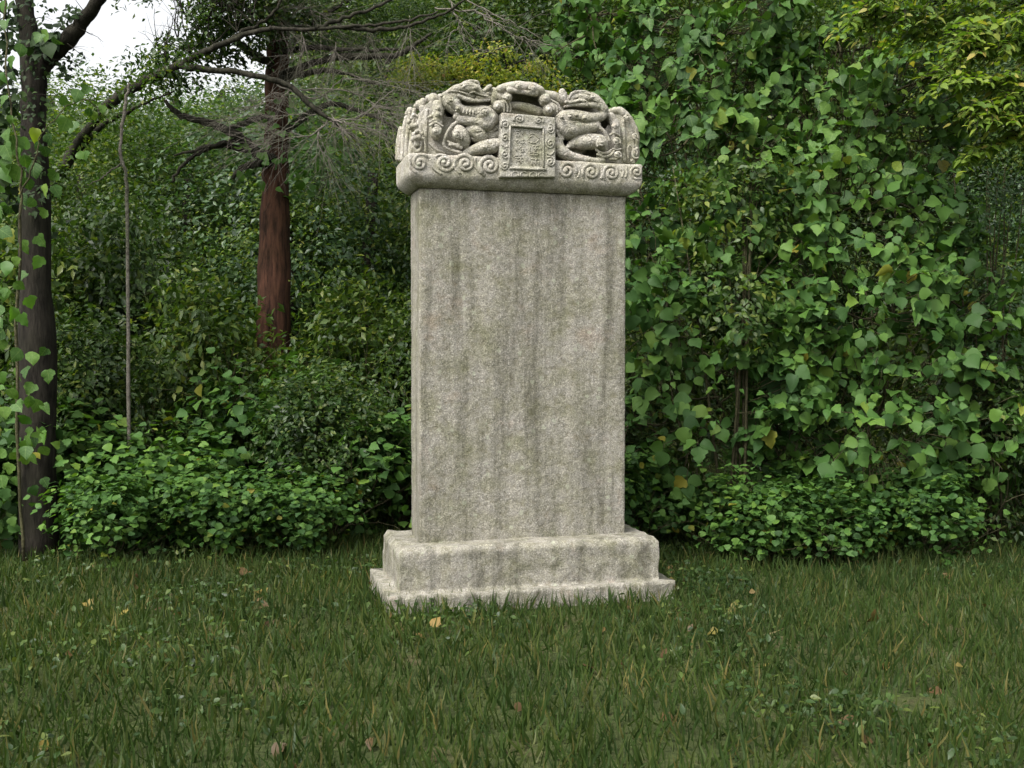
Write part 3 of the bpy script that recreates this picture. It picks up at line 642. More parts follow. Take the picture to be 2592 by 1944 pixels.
# ---- clouds between and beside the dragons
mb = Carve(0.0042, 0.0035)
T(mb, [(905, 85, 32), (960, 68, 36), (1030, 62, 42), (1110, 68, 46), (1190, 80, 48), (1250, 105, 42), (1270, 125, 26)], -0.05)
T(mb, [(985, 95, 24), (1060, 108, 20), (1140, 120, 20), (1210, 128, 24)], -0.02)
T(mb, [(890, 90, 26), (905, 140, 34), (930, 185, 30)], -0.07); T(mb, [(850, 95, 24), (860, 150, 30), (850, 200, 24)], -0.09)
B(mb, 968, 158, 44, -0.05); S(mb, 968, 158, 32, -0.005, 1.4, 1, 3.0, 9)
B(mb, 885, 238, 54, -0.055); S(mb, 882, 238, 38, 0.0, 1.5, -1, 0.0, 10)
for k, (xx, rr) in enumerate([(935, 54), (962, 56), (988, 56)]): T(mb, [(xx - 40, 190, 9), (xx - 8, 205, 11), (xx + 6, 240, 11), (xx + 4, 282, 10)], -0.03 - 0.01 * k)
T(mb, [(1005, 225, 26), (1080, 232, 36), (1160, 252, 40), (1235, 275, 36)], -0.08)
B(mb, 1285, 180, 56, -0.055); S(mb, 1290, 175, 38, 0.0, 1.5, 1, 2.6, 10)
B(mb, 1325, 265, 58, -0.055); S(mb, 1330, 262, 40, 0.0, 1.5, -1, 0.0, 10)
T(mb, [(1260, 215, 12), (1330, 210, 14), (1385, 240, 14), (1392, 285, 12)], -0.045); T(mb, [(1340, 180, 10), (1400, 215, 12), (1425, 265, 10)], -0.06)
T(mb, [(1290, 125, 30), (1370, 150, 40), (1440, 200, 36)], -0.10)
G(mb, ARCH, 34, -0.01, -0.16)
S(mb, 1065, 68, 30, 0.0, 1.4, -1, 0.3, 8, 0.008); S(mb, 1190, 78, 34, 0.002, 1.5, 1, 3.0, 9, 0.008)
remesh(mb, 'cloud_arch', M_stone, ST, 0.0048, 1, 0.003)
mb = Carve(0.0042, 0.0035)
T(mb, [(365, 225, 44), (372, 280, 50), (362, 350, 46), (356, 420, 56), (352, 470, 48), (352, 500, 28)], -0.06)
S(mb, 375, 255, 26, -0.01, 1.2, 1, 3.0, 8); S(mb, 368, 310, 28, -0.01, 1.2, -1, 0.0, 8); S(mb, 354, 445, 44, -0.002, 1.7, 1, 4.6, 10)
T(mb, [(300, 370, 10), (345, 350, 12), (400, 375, 10)], -0.02); T(mb, [(300, 400, 10), (350, 375, 12), (408, 405, 10)], -0.015)
T(mb, [(290, 330, 12), (325, 310, 14), (345, 285, 12)], -0.05)
remesh(mb, 'cloud_column', M_stone, ST, 0.0048, 1, 0.003)
mb = Carve(0.0042, 0.0035)
T(mb, [(1860, 330, 40), (1895, 400, 44), (1900, 480, 46), (1905, 560, 44), (1900, 610, 24)], -0.075)
S(mb, 1900, 405, 30, -0.025, 1.3, 1, 3.0, 8); S(mb, 1905, 540, 34, -0.025, 1.4, -1, 0.3, 9, 0.012, 1.2); T(mb, [(1850, 480, 9), (1890, 465, 11), (1935, 490, 9)], -0.03)
T(mb, [(1875, 600, 8), (1910, 610, 9), (1945, 600, 8)], -0.03)
remesh(mb, 'cloud_column', M_stone, ST, 0.0048, 1, 0.003)

# ---- scrolls along the band
BANDPART = [o for o in ST.children if o.name.startswith('cloud_band')][0]
for (cx, cy, R, turns, cw, a0) in [(215, 722, 70, 1.55, -1, -0.6), (430, 722, 72, 1.5, 1, 0.2), (605, 730, 74, 1.7, 1, 3.6), (815, 745, 82, 1.8, 1, 2.2),
                                   (1480, 790, 74, 1.6, -1, 0.4), (1690, 800, 72, 1.7, 1, 2.6), (1862, 810, 70, 1.7, 1, 2.4), (2080, 800, 58, 1.6, 1, 1.2)]:
    mb = MB(); R *= 1.14; L_ = spiral_pts(cx, cy, R, turns, cw, a0, -0.006, R * 0.235, 0.16, 1.0, 0.010)
    q = [Z(*p[:2], p[3]) for p in L_]; r = [p[2] * ZS for p in L_]
    mb.tube(q, r, 9); mb.ball(q[-1], r[-1] * 1.35); mb.ball(q[0], r[0]); mb.build('scroll', M_stone, BANDPART)
for pts in [[(300, 690), (330, 770), (400, 820)], [(520, 690), (510, 760), (560, 815)], [(690, 680), (690, 750), (740, 815)], [(345, 670), (380, 655), (440, 660)], [(890, 680), (905, 760), (900, 830)],
            [(1570, 755), (1590, 800), (1570, 850)], [(1775, 770), (1785, 820), (1770, 860)], [(1945, 775), (1965, 800), (1950, 850)], [(1990, 760), (1995, 810), (1980, 850)], [(125, 690), (135, 760), (180, 810)]]:
    mb = MB(); L_ = smooth_line(pts, 5); mb.tube([Z(p[0], p[1], -0.002) for p in L_], [13 * ZS] * len(L_), 8); mb.build('cloud_ribbon', M_stone, BANDPART)

# ---- title panel
PW = 0.035
mb = Carve(0.005, 0.004)
oc = [Z(918, 288, PW), Z(1385, 330, PW), Z(1385, 846, PW), Z(903, 846, PW)]
ic = [Z(1003, 402, PW), Z(1283, 424, PW), Z(1283, 764, PW), Z(988, 756, PW)]
mb.prism(oc, -PW, 0.12); mb.prism(ic, -PW - 0.02, -PW + 0.012, True)
PANEL = mb.build('title_panel', M_panel, ST, 0.002)
for (cx, cy, R, turns, cw, a0, asp) in [(1070, 345, 42, 1.6, 1, 2.6, .8), (1235, 358, 38, 1.5, -1, 0.6, .8), (950, 392, 33, 1.4, 1, 2.5, 1.2), (948, 505, 34, 1.5, -1, 0.5, 1.15), (946, 645, 36, 1.6, 1, 4.4, 1.25), (944, 745, 32, 1.4, -1, 3.2, 1.1),
                                        (1338, 432, 34, 1.6, 1, 4.5, 1.2), (1337, 555, 36, 1.6, -1, 4.2, 1.2), (1338, 715, 38, 1.6, 1, 4.0, 1.1)]:
    R *= 1.22; mb = MB(); L_ = spiral_pts(cx, cy, R, turns, cw, a0, PW - 0.003, R * 0.235, 0.16, asp, 0.006)
    q = [Z(*p[:2], p[3]) for p in L_]; r = [p[2] * ZS for p in L_]
    mb.tube(q, r, 8); mb.ball(q[-1], r[-1] * 1.4); mb.build('scroll', M_panel, PANEL)
mb = MB()
for pts, r in [([(1003, 400), (1283, 423)], 10), ([(1278, 424), (1278, 764)], 8), ([(992, 402), (980, 756)], 8), ([(985, 768), (1300, 782)], 13), ([(1310, 640), (1340, 655), (1370, 620)], 8), ([(915, 560), (945, 585), (975, 575)], 7)]:
    L_ = smooth_line(pts, 5); mb.tube([Z(p[0], p[1], PW + 0.002) for p in L_], [r * ZS] * len(L_), 8)
mb.build('inner_border', M_panel, PANEL)
for cx in (1035, 1110, 1190, 1265):
    mb = MB(); L_ = smooth_line([(cx - 28, 838), (cx - 28, 812), (cx, 798), (cx + 28, 812), (cx + 28, 838)], 4)
    mb.tube([Z(p[0], p[1] + (cx - 1035) * 0.03, PW) for p in L_], [6 * ZS] * len(L_), 7); mb.build('lotus_petal', M_panel, PANEL)
# weathered seal characters, two columns of four; only fragments of strokes are still to be seen
GL = [[[(1165, 478), (1185, 470), (1205, 480)], [(1160, 500), (1188, 492)], [(1215, 470), (1225, 500), (1240, 512)], [(1158, 500), (1152, 520)], [(1150, 540), (1180, 552), (1212, 548), (1240, 524)]],
      [[(1165, 580), (1160, 606), (1170, 630)], [(1190, 575), (1235, 580)], [(1195, 600), (1230, 602)], [(1212, 575), (1212, 625)]],
      [[(1160, 640), (1185, 632), (1215, 640)], [(1165, 655), (1235, 658)], [(1195, 640), (1195, 672)], [(1220, 630), (1240, 648)]],
      [[(1170, 690), (1240, 694)], [(1180, 706), (1178, 740)], [(1210, 690), (1210, 742)], [(1190, 716), (1235, 720)], [(1236, 706), (1240, 742)]],
      [[(1040, 452), (1080, 446)], [(1035, 470), (1060, 464)], [(1085, 452), (1100, 478)], [(1048, 478), (1045, 500)], [(1070, 470), (1072, 500)]],
      [[(1040, 535), (1055, 526), (1072, 534), (1060, 548), (1042, 545)], [(1085, 530), (1112, 522)], [(1080, 552), (1115, 548)], [(1098, 520), (1100, 560)]],
      [[(1085, 580), (1062, 606)], [(1040, 590), (1048, 625)], [(1080, 610), (1112, 602)], [(1085, 626), (1115, 622)], [(1098, 596), (1102, 632)]],
      [[(1030, 662), (1060, 658)], [(1066, 660), (1090, 656)], [(1035, 680), (1100, 684)], [(1045, 690), (1045, 722)], [(1080, 680), (1084, 728)], [(1055, 704), (1100, 708)]]]
for strokes in GL:
    mb = MB()
    for st in strokes:
        L_ = smooth_line(st, 3); mb.tube([Z(p[0], p[1], PW - 0.0115) for p in L_], [5.0 * ZS] * len(L_), 6)
    mb.build('carved_character', M_panel, PANEL)

# ------------------------------------------------------------------ branch helpers
def poly(pts, n=5, jit=0.0, rng=None):
    """photo polyline (x, y, depth, radius in pixels) -> world points, radii"""
    L_ = smooth_line(pts, n); q = []; r = []
    for i, p in enumerate(L_):
        v = at(p[0], p[1], p[2])
        if jit and rng is not None and 0 < i: v = v + Vector(rng.normal(size=3)) * jit
        q.append(v); r.append(max(0.3, p[3]) * mpp(p[2]) * (1 + 0.22 * noise.noise(v * 4.0 + Vector((p[3], 0, 0)))))
    return q, r
def grow(mb, p, d, L, r, lvl, rng, wander=0.25, grav=-0.05, kids=4, spread=0.8, tips=None, sides=4):
    n = max(4, int(L / 0.09)); n = min(n, 12); q = [Vector(p)]; d = Vector(d).normalized(); rr = [r]
    for i in range(n):
        d = (d + Vector(rng.normal(size=3)) * wander * 0.5 + Vector((0, 0, grav))).normalized()
        q.append(q[-1] + d * (L / n)); rr.append(r * (1 - 0.75 * (i + 1) / n))
    mb.tube(q, rr, sides, caps=False)
    if tips is not None: tips.extend(q[len(q) // 2:])
    if lvl > 0:
        for k in range(kids):
            i = int(rng.integers(max(1, n // 4), n)); dd = (q[i] - q[i - 1]).normalized()
            side = Vector(rng.normal(size=3)); side -= dd * side.dot(dd); side.normalize()
            grow(mb, q[i], dd + side * spread * rng.uniform(0.5, 1.2), L * rng.uniform(0.35, 0.65), rr[i] * 0.65, lvl - 1, rng, wander, grav, max(2, kids - 1), spread, tips, sides)
def to_local(mb, loc):
    loc = Vector(loc); mb.v = [Vector(v) - loc for v in mb.v]

# ------------------------------------------------------------------ trees massed on the slope behind
rng = np.random.default_rng(7)
def crown_mesh(seed, mat, leaf, tm, clumps=190, per=64, rad=(1.75, 1.75, 2.2), cr=0.30):
    r = np.random.default_rng(seed)
    blobs = [((0, 0, 0), rad)]
    for k in range(7):
        d = rnd_unit(r, 1)[0]; blobs.append((tuple(d * np.array(rad) * 0.62), tuple(np.array(rad) * r.uniform(0.38, 0.58))))
    return leaf_mesh('crown', *clump_leaves(r, blobs, clumps, per, cr, leaf, 0.55), tm, mat, r)
CROWNS = [crown_mesh(1, M_mid, 0.085, T_SMALL, 165, 100, cr=0.26), crown_mesh(2, M_dark, 0.08, T_SMALL, 210, 86), crown_mesh(3, M_blue, 0.095, T_SMALL, 200, 76), crown_mesh(4, M_light, 0.072, T_SMALL, 170, 110, cr=0.26), crown_mesh(5, M_dark, 0.105, T_FINE, 220, 96)]
def top_limit(px):
    if px < -90: return -120
    if px < -30: return -120 + (px + 90) / 60 * 315
    if px < 330: return 200
    if px < 440: return 195 - (px - 330) * 0.3
    if px < 640: return 165
    if px < 740: return 165 - (px - 640) * 4.5
    return -330
trunk_mb = MB(); trunk_mb.tube([(0, 0, 0), (0.05, 0.02, 1.5), (-0.04, 0.05, 3.5), (0.03, 0, 6)], [0.17, 0.14, 0.12, 0.07], 7)
TRUNK = trunk_mb.mesh('trunk', M_bark_dark)
ZONES = [(-400, 60, 'dark forest tree at the far left behind the forked trunk'), (60, 480, 'low leafy tree on the slope under the patch of sky'), (480, 800, 'dense forest tree behind the red-brown trunk'),
         (800, 1300, 'dense forest tree behind the bare twigs and the stele'), (1300, 2050, 'dark forest tree behind the tall kudzu column'), (2050, 3200, 'dark forest tree behind the right-hand kudzu mound')]
for row, (Y, step) in enumerate([(13.6, 250), (16.5, 230), (20.5, 210), (26.0, 190), (32.0, 170)]):
    px = -330 + 60 * row
    while px < 2950:
        x0 = px + rng.uniform(-40, 40); y_ = Y + rng.uniform(-1.0, 1.0)
        s = rng.uniform(0.8, 1.15) * (0.85 if row < 1 else 1.0 + 0.06 * row)
        half = 1.75 * s / mpp(y_)
        lim = max(top_limit(x0 + k * half) for k in (-0.95, -0.5, 0, 0.5, 0.95))
        if row == 0: lim = max(lim, -120)
        X = at(x0, 900, y_).x; g = hill(X, y_)
        ztop = min(at(x0, lim + rng.uniform(0, 14), y_).z, g + 9.5 * s)
        if row == 0 and 900 < x0 < 1500: ztop = min(ztop, at(x0, 190, y_).z)
        if ztop - g > 1.2:
            t = empty('forest_tree', (X, y_, g), rng.uniform(0, 6.28))
            z = next(zz for zz in ZONES if zz[0] <= x0 < zz[1]); tag(t, z[2], 'tree', z[2].replace('tree', 'trees', 1))
            hh = ztop - g
            tr = link('trunk', TRUNK, t); tr.scale = (s, s, max(0.3, (hh - 1.2) / 6.0))
            zc = hh - 2.45 * s
            while True:
                sh = s if zc > 0.6 else s * 0.95
                ci = int(rng.choice(5, p=[0.30, 0.25, 0.13, 0.17, 0.15]))
                c = link('crown', CROWNS[ci], t); c.location = (rng.uniform(-.2, .2), rng.uniform(-.2, .2), zc); c.scale = (sh, sh, sh); c.rotation_euler = (0, 0, rng.uniform(0, 6.28))
                zc -= 3.0 * s
                if zc < -0.8 * s: break
        px += step * rng.uniform(0.85, 1.15)

# ------------------------------------------------------------------ forked dark tree at the left
rng = np.random.default_rng(11)
b0 = at(92, 1400, 8.5); b0.z = 0
LT = empty('forked_tree', b0); tag(LT, 'dark ivy-clad tree whose trunk forks against the sky', 'tree')
mb = MB()
q, r = poly([(98, 1420, 8.5, 50), (94, 900, 8.5, 42), (88, 450, 8.5, 33), (84, 300, 8.5, 30), (86, 200, 8.5, 31), (74, 100, 8.5, 25), (62, 0, 8.5, 22), (48, -160, 8.5, 19), (40, -300, 8.6, 15)], 6, 0.004, rng)
mb.tube(q, r, 12); to_local(mb, b0); mb.build('trunk', M_bark_dark, LT)
mb = MB()
q, r = poly([(92, 190, 8.5, 24), (120, 150, 8.5, 23), (160, 112, 8.45, 20), (205, 62, 8.4, 18), (245, 5, 8.3, 17), (290, -90, 8.2, 15), (330, -200, 8.1, 12)], 6, 0.004, rng)
mb.tube(q, r, 10); to_local(mb, b0); mb.build('limb', M_bark_dark, LT)
mb = MB()
for (x, y, dx, dz) in [(200, 70, 0.4, -0.4), (170, 110, 0.6, -0.3), (130, 150, 0.7, 0.1), (220, 40, -0.5, 0.5), (150, 130, -0.3, 0.7), (85, 240, 0.8, 0.1), (70, 60, 0.8, 0.3)]:
    grow(mb, at(x, y, 8.35), (dx, -0.1, dz), 0.22, 0.004, 1, rng, 0.5, -0.05, 3)
to_local(mb, b0); mb.build('twig', M_bark_dark, LT)['kind'] = 'stuff'
tp = []; tn = []; tt = []; ts = []
def ivy(cx, cy, Y, rad_px, n, size, hug=True):
    for _ in range(n):
        a = rng.uniform(0, 6.28); rr = rad_px * math.sqrt(rng.random())
        p = at(cx + rr * math.cos(a), cy + rr * math.sin(a), Y + rng.uniform(-0.18, 0.12)); tp.append(p)
        tn.append((rng.normal() * 0.5, -0.8, 0.5 + rng.normal() * 0.4)); tt.append((rng.normal(), -0.2, -0.6 + rng.normal() * 0.6)); ts.append(size * rng.uniform(0.6, 1.3))
for k in range(26):
    y = -20 + k * 22; ivy(84 - (60 - y / 10 if y < 100 else 0) * 0.25, y, 8.4, 40, 12, 0.042)
ivy(118, 88, 8.4, 24, 26, 0.10); ivy(100, 120, 8.4, 30, 40, 0.06); ivy(180, 28, 8.4, 22, 30, 0.045); ivy(165, 45, 8.4, 14, 14, 0.05); ivy(190, 145, 8.4, 24, 26, 0.04); ivy(168, 182, 8.4, 16, 18, 0.045)
ivy(150, 160, 8.4, 16, 14, 0.04); ivy(155, 60, 8.4, 8, 6, 0.04); ivy(110, 30, 8.4, 18, 10, 0.035); ivy(130, 20, 8.4, 10, 5, 0.035)
for k in range(22): ivy(14 + rng.uniform(-30, 20), k * 26 - 40, 8.6, 26, 16, 0.08)
me = leaf_mesh('ivy_foliage', np.array(tp) - np.array(b0), tn, tt, ts, T_OVAL + T_KUDZU[:1], leaf_mat('ivy_leaf', [(0.0, (0.008, 0.018, 0.006)), (0.6, (0.014, 0.03, 0.008)), (1.0, (0.03, 0.055, 0.014))], trans=0.25, spec=0.15, rough=0.6), rng); link('ivy_foliage', me, LT, 'stuff')

# big kudzu leaves in front of that trunk
vb = at(40, 1400, 6.6); vb.z = 0
KV = empty('kudzu_vine', vb); tag(KV, 'kudzu vine with big pale and yellow-green leaves beside the forked trunk', 'vine')
mb = MB()
for pts in [[(60, 1420, 6.7, 4), (40, 900, 6.7, 4), (55, 500, 6.65, 3), (45, 380, 6.6, 2.6), (20, 200, 6.7, 2.4), (10, -60, 6.8, 2)], [(50, 500, 6.65, 2.5), (90, 400, 6.6, 2), (110, 330, 6.6, 1.6), (200, 250, 6.7, 1.4), (250, 280, 6.8, 1.2)]]:
    q, r = poly(pts, 6, 0.006, rng); mb.tube(q, r, 6)
to_local(mb, vb); mb.build('stem', M_stem, KV)
LV = [(30, 362, .155, 0), (12, 385, .14, 0), (90, 342, .125, 1), (70, 368, .11, 2), (96, 375, .105, 0), (118, 358, .10, 0), (112, 388, .10, 0), (42, 392, .11, 2), (24, 418, .135, 2), (60, 410, .12, 0), (18, 345, .12, 0), (6, 440, .15, 2), (50, 440, .14, 0), (85, 430, .12, 0),
      (20, 135, .13, 0), (30, 160, .12, 2), (8, 200, .12, 2), (55, 130, .12, 0), (15, 260, .11, 0), (30, 310, .11, 0), (120, 95, .14, 0), (105, 105, .12, 0), (135, 110, .12, 0), (225, 238, .11, 0), (200, 245, .13, 0), (160, 262, .14, 0), (240, 300, .10, 0), (228, 292, .11, 0), (258, 285, .09, 0),
      (170, 318, .16, 0), (190, 325, .15, 0), (150, 308, .14, 0), (10, 20, .13, 2), (15, 70, .12, 0), (28, 200, .11, 0), (195, 405, .07, 2), (220, 400, .08, 0)]
for k in range(70):
    LV.append((rng.uniform(-10, 160) * (0.6 + 0.4 * rng.random()), rng.uniform(445, 1250), rng.uniform(.10, .15), int(rng.random() < 0.25) * 2))
for (x, y, s, kind) in LV:
    m_ = (M_kudzu_v, M_yellow_leaf, M_bright_leaf)[kind]
    if y < 320 and x < 40 and rng.random() < 0.4: continue
    o = bpy.data.objects.new('leaf', single_leaf(T_KUDZU, int(rng.integers(0, 5)), m_)); COL.objects.link(o); o.parent = KV
    nn = np.array([[rng.normal() * 0.55, -1.0, 0.15 + rng.normal() * 0.4]]); tt_ = np.array([[rng.normal() * 0.5, -0.2, -1.0]])
    n, t, s_ = frames(nn, tt_); n = n[0]; t = t[0]; s_ = s_[0]
    M = Matrix(((t[0], s_[0], n[0], 0), (t[1], s_[1], n[1], 0), (t[2], s_[2], n[2], 0), (0, 0, 0, 1)))
    pz = at(x, y - 18, 6.6 + rng.uniform(-0.1, 0.25)) - vb
    o.matrix_basis = Matrix.Translation(pz) @ M @ Matrix.Scale(s * (0.82 if 330 < y < 446 else 0.62), 4)
    if kind == 1: o['label'] = 'yellow-green heart-shaped leaf'

# ------------------------------------------------------------------ leaning tree that arches to the right under the sky
rng = np.random.default_rng(21)
b0 = at(60, 1340, 10.2); b0.z = 0
AT = empty('leaning_tree', b0); tag(AT, 'slender leaning tree arching up to the right below the sky', 'tree')
def limbs(parent, loc, lines, mat, name='limb', jit=0.006, sides=8):
    for ln in lines:
        mb = MB(); q, r = poly(ln, 6, jit, rng); mb.tube(q, r, sides); to_local(mb, loc); mb.build(name, mat, parent)
limbs(AT, b0, [[(20, 1400, 10.2, 24), (40, 900, 10.2, 21), (100, 560, 10.2, 17), (165, 410, 10.2, 13), (225, 325, 10.1, 11), (290, 252, 10.0, 13), (370, 205, 10.0, 12), (450, 165, 9.95, 10), (520, 130, 9.9, 8), (600, 95, 9.9, 7), (690, 70, 9.85, 6)]], M_bark_limb, 'trunk', 0.008, 10)
limbs(AT, b0, [[(455, 168, 9.95, 8), (520, 176, 9.9, 8), (590, 180, 9.9, 8), (660, 196, 9.85, 7.5), (730, 216, 9.85, 7), (790, 270, 9.8, 6), (840, 305, 9.8, 4.5), (900, 350, 9.8, 2.5)],
                [(150, 450, 10.25, 8), (200, 380, 10.2, 8), (262, 315, 10.2, 7.5), (320, 285, 10.2, 5), (380, 255, 10.2, 3.5), (440, 232, 10.2, 2)],
                [(690, 70, 9.85, 5), (780, 76, 9.85, 5), (880, 66, 9.8, 4.6), (960, 62, 9.8, 3.6), (1040, 50, 9.8, 3), (1110, 30, 9.8, 2)],
                [(590, 97, 9.9, 6), (620, 75, 9.95, 5), (655, 62, 10, 4), (700, 20, 10, 4), (730, -60, 10, 3)],
                [(800, 74, 9.85, 6), (870, 45, 9.9, 5), (950, 20, 9.95, 4), (1040, -30, 10, 3)],
                [(860, 70, 9.85, 5), (920, 74, 9.8, 6), (1000, 72, 9.8, 5), (1070, 55, 9.8, 4), (1150, 20, 9.8, 3), (1210, -30, 9.8, 2)]], M_bark_limb)
sprigs = [(x, y, Yd) for (x, y, Yd) in [(420, 160, 10), (480, 130, 10), (540, 110, 10), (600, 80, 10), (640, 60, 10), (450, 100, 10.1), (520, 60, 10.1), (560, 30, 10.1), (470, 40, 10.1), (600, 10, 10)]]
mb = MB()
for (x, y, Yd) in sprigs:
    for k in range(3): grow(mb, at(x, y, Yd), (rng.normal() * 0.6 - 0.2, rng.normal() * 0.3, 0.7), 0.55, 0.008, 2, rng, 0.4, 0.02, 3)
to_local(mb, b0); mb.build('twig', M_bark_limb, AT)['kind'] = 'stuff'
S10 = mpp(10.0)
def blob(x, y, Y, rx, rz, ry=None): return (tuple(at(x, y, Y)), (rx * mpp(Y), (ry or rx) * mpp(Y), rz * mpp(Y)))
bl = [blob(425, 140, 10.2, 56, 40), blob(505, 85, 10.2, 84, 60), blob(565, 50, 10.3, 100, 70), blob(590, 0, 10.4, 120, 60), blob(520, 0, 10.3, 66, 40), blob(345, -14, 10.2, 50, 16), blob(660, 60, 10.4, 90, 60), blob(430, 190, 10.3, 80, 24), blob(540, 150, 10.4, 90, 30), blob(740, 20, 10.5, 110, 50), blob(620, -90, 10.4, 160, 60), blob(360, 168, 10.2, 30, 26)]
ps, nn, tt_, ss = clump_leaves(rng, [blob(200, 360, 9.85, 60, 30), blob(150, 430, 9.9, 70, 40), blob(260, 290, 9.8, 50, 22), blob(330, 240, 9.8, 50, 16), blob(380, 190, 9.8, 50, 20), blob(450, 150, 9.75, 60, 18), blob(130, 500, 9.9, 80, 60)], 90, 16, 0.09, 0.055, 0.0)
link('creeper', leaf_mesh('creeper', ps - np.array(b0), nn, tt_, ss, T_SMALL, M_mid, rng), AT, 'stuff')
ps, nn, tt_, ss = clump_leaves(rng, bl, 330, 26, 0.085, 0.06, 0.1)
link('crown', leaf_mesh('crown', ps - np.array(b0), nn, tt_, ss, T_SMALL, M_dark, rng), AT, 'stuff')

# ------------------------------------------------------------------ red-brown trunk with drooping bare limbs
rng = np.random.default_rng(31)
b0 = at(690, 1250, 11.0); b0.z = 0
RT = empty('red_barked_tree', b0); tag(RT, 'straight tree with peeling red-brown bark and dead lower limbs', 'tree')
limbs(RT, b0, [[(690, 1320, 11, 52), (692, 900, 11, 45), (697, 500, 11, 34), (700, 400, 11, 31), (700, 300, 11, 30), (702, 200, 11, 29), (704, 100, 11, 27), (706, 0, 11, 25), (708, -200, 11, 20), (710, -420, 11, 12)]], M_bark_red, 'trunk', 0.004, 14)
limbs(RT, b0, [[(690, 405, 10.9, 14), (655, 388, 10.8, 13), (625, 360, 10.7, 11), (585, 335, 10.6, 10), (530, 312, 10.6, 9.5), (480, 300, 10.6, 8), (440, 280, 10.6, 7), (415, 255, 10.6, 4)],
                [(690, 300, 10.9, 9), (650, 300, 10.8, 9), (610, 315, 10.7, 8), (575, 326, 10.65, 6)],
                [(680, 400, 10.9, 11), (620, 380, 10.8, 9), (560, 368, 10.7, 7), (520, 380, 10.7, 6), (470, 410, 10.7, 5), (435, 460, 10.7, 4)],
                [(600, 355, 10.7, 6), (560, 362, 10.65, 5), (520, 372, 10.6, 5), (440, 395, 10.6, 3)],
                [(690, 415, 10.9, 12), (650, 414, 10.8, 10), (610, 428, 10.7, 7), (590, 450, 10.7, 5)],
                [(705, 90, 10.9, 12), (660, 75, 10.8, 10), (620, 68, 10.75, 8), (570, 85, 10.7, 5)],
                [(690, 165, 10.9, 12), (640, 135, 10.8, 10), (610, 112, 10.8, 8), (580, 100, 10.8, 4)],
                [(712, 190, 10.9, 10), (780, 165, 10.7, 9), (850, 146, 10.6, 9), (920, 142, 10.5, 9), (1000, 140, 10.5, 8), (1040, 120, 10.5, 6), (1090, 85, 10.5, 4)],
                [(712, 130, 10.9, 9), (800, 120, 10.6, 6), (900, 126, 10.5, 5), (1010, 125, 10.5, 3)],
                [(700, 205, 10.85, 8), (760, 190, 10.6, 7), (830, 178, 10.5, 6), (890, 192, 10.5, 4), (960, 215, 10.4, 3)],
                [(720, 330, 10.9, 10), (790, 285, 10.8, 9), (850, 262, 10.7, 6), (960, 300, 10.6, 4), (1010, 330, 10.6, 3)],
                [(720, 60, 11, 8), (770, 70, 10.9, 8), (830, 30, 10.8, 6), (900, -10, 10.8, 4)]], M_bark_limb)
mb = MB()
main = [[(700, 215, 10.4, 3), (800, 250, 10.2, 3), (870, 200, 10.1, 2.5), (960, 210, 10.0, 2.2), (1050, 232, 9.9, 1.6), (1100, 245, 9.9, 1)],
        [(760, 225, 10.3, 3), (860, 225, 10.1, 2.6), (920, 245, 10.0, 2.2), (960, 270, 9.9, 1.8), (1040, 268, 9.8, 1.2)],
        [(790, 270, 9.8, 4), (835, 300, 9.8, 3), (900, 300, 9.75, 2.6), (950, 265, 9.7, 2.2), (1000, 225, 9.7, 1.4)],
        [(835, 300, 9.8, 3), (790, 340, 9.75, 2.6), (740, 350, 9.7, 2), (690, 362, 9.7, 1.4), (640, 368, 9.7, 1)],
        [(835, 300, 9.8, 3), (870, 310, 9.7, 2.6), (910, 318, 9.7, 2), (960, 335, 9.7, 1.5), (1000, 360, 9.7, 1)],
        [(740, 225, 10.2, 2.4), (700, 250, 10.1, 2), (650, 265, 10.1, 1.5), (600, 280, 10.1, 1)],
        [(800, 290, 9.8, 2.4), (740, 290, 9.7, 2), (700, 300, 9.7, 1.6), (640, 290, 9.7, 1.2), (560, 305, 9.7, 0.9)],
        [(820, 315, 9.8, 2), (806, 340, 9.75, 2), (808, 370, 9.7, 1.6), (830, 400, 9.7, 1.3), (840, 440, 9.7, 1)],
        [(660, 260, 10.1, 2), (700, 235, 10.1, 1.8), (760, 245, 10, 1.5), (830, 230, 10, 1)],
        [(860, 180, 10.2, 2), (950, 205, 10.1, 1.8), (1030, 210, 10, 1.5), (1090, 232, 10, 1)],
        [(770, 300, 9.8, 2.2), (720, 330, 9.75, 1.8), (690, 340, 9.7, 1.4), (672, 330, 9.7, 1)],
        [(940, 265, 9.7, 2), (960, 280, 9.65, 1.6), (985, 305, 9.6, 1.2), (1000, 318, 9.6, 0.9)],
        [(840, 290, 9.8, 2), (860, 320, 9.75, 2.6), (866, 332, 9.7, 2)],
        [(640, 0, 10.4, 2), (690, 35, 10.3, 1.8), (720, 60, 10.3, 1.4), (735, 75, 10.3, 1)], [(690, 30, 10.3, 1.5), (760, 20, 10.3, 1.2), (830, 40, 10.3, 1)],
        [(762, 70, 10.2, 1.6), (768, 110, 10.2, 1.4), (758, 145, 10.2, 1)], [(850, 108, 10.2, 2), (850, 150, 10.2, 1.6)], [(1036, 40, 9.8, 1.6), (1040, 100, 9.8, 1.6), (1042, 170, 9.8, 1.2)], [(930, 70, 9.9, 1.5), (935, 105, 9.9, 1.4), (928, 130, 9.9, 1)]]
for ln in main:
    q, r = poly(ln, 6, 0.006, rng); mb.tube(q, [x * 0.7 for x in r], 5, caps=False)
    for k in range(23):
        i = int(rng.integers(2, len(q) - 1)); dd = (q[i] - q[i - 1]).normalized()
        grow(mb, q[i], dd * 0.9 + Vector(rng.normal(size=3)) * 0.5 + Vector((0, 0, -0.08)), rng.uniform(0.22, 0.75), max(0.0022, r[i] * 0.32), 1, rng, 0.13, -0.015, 4, 0.55)
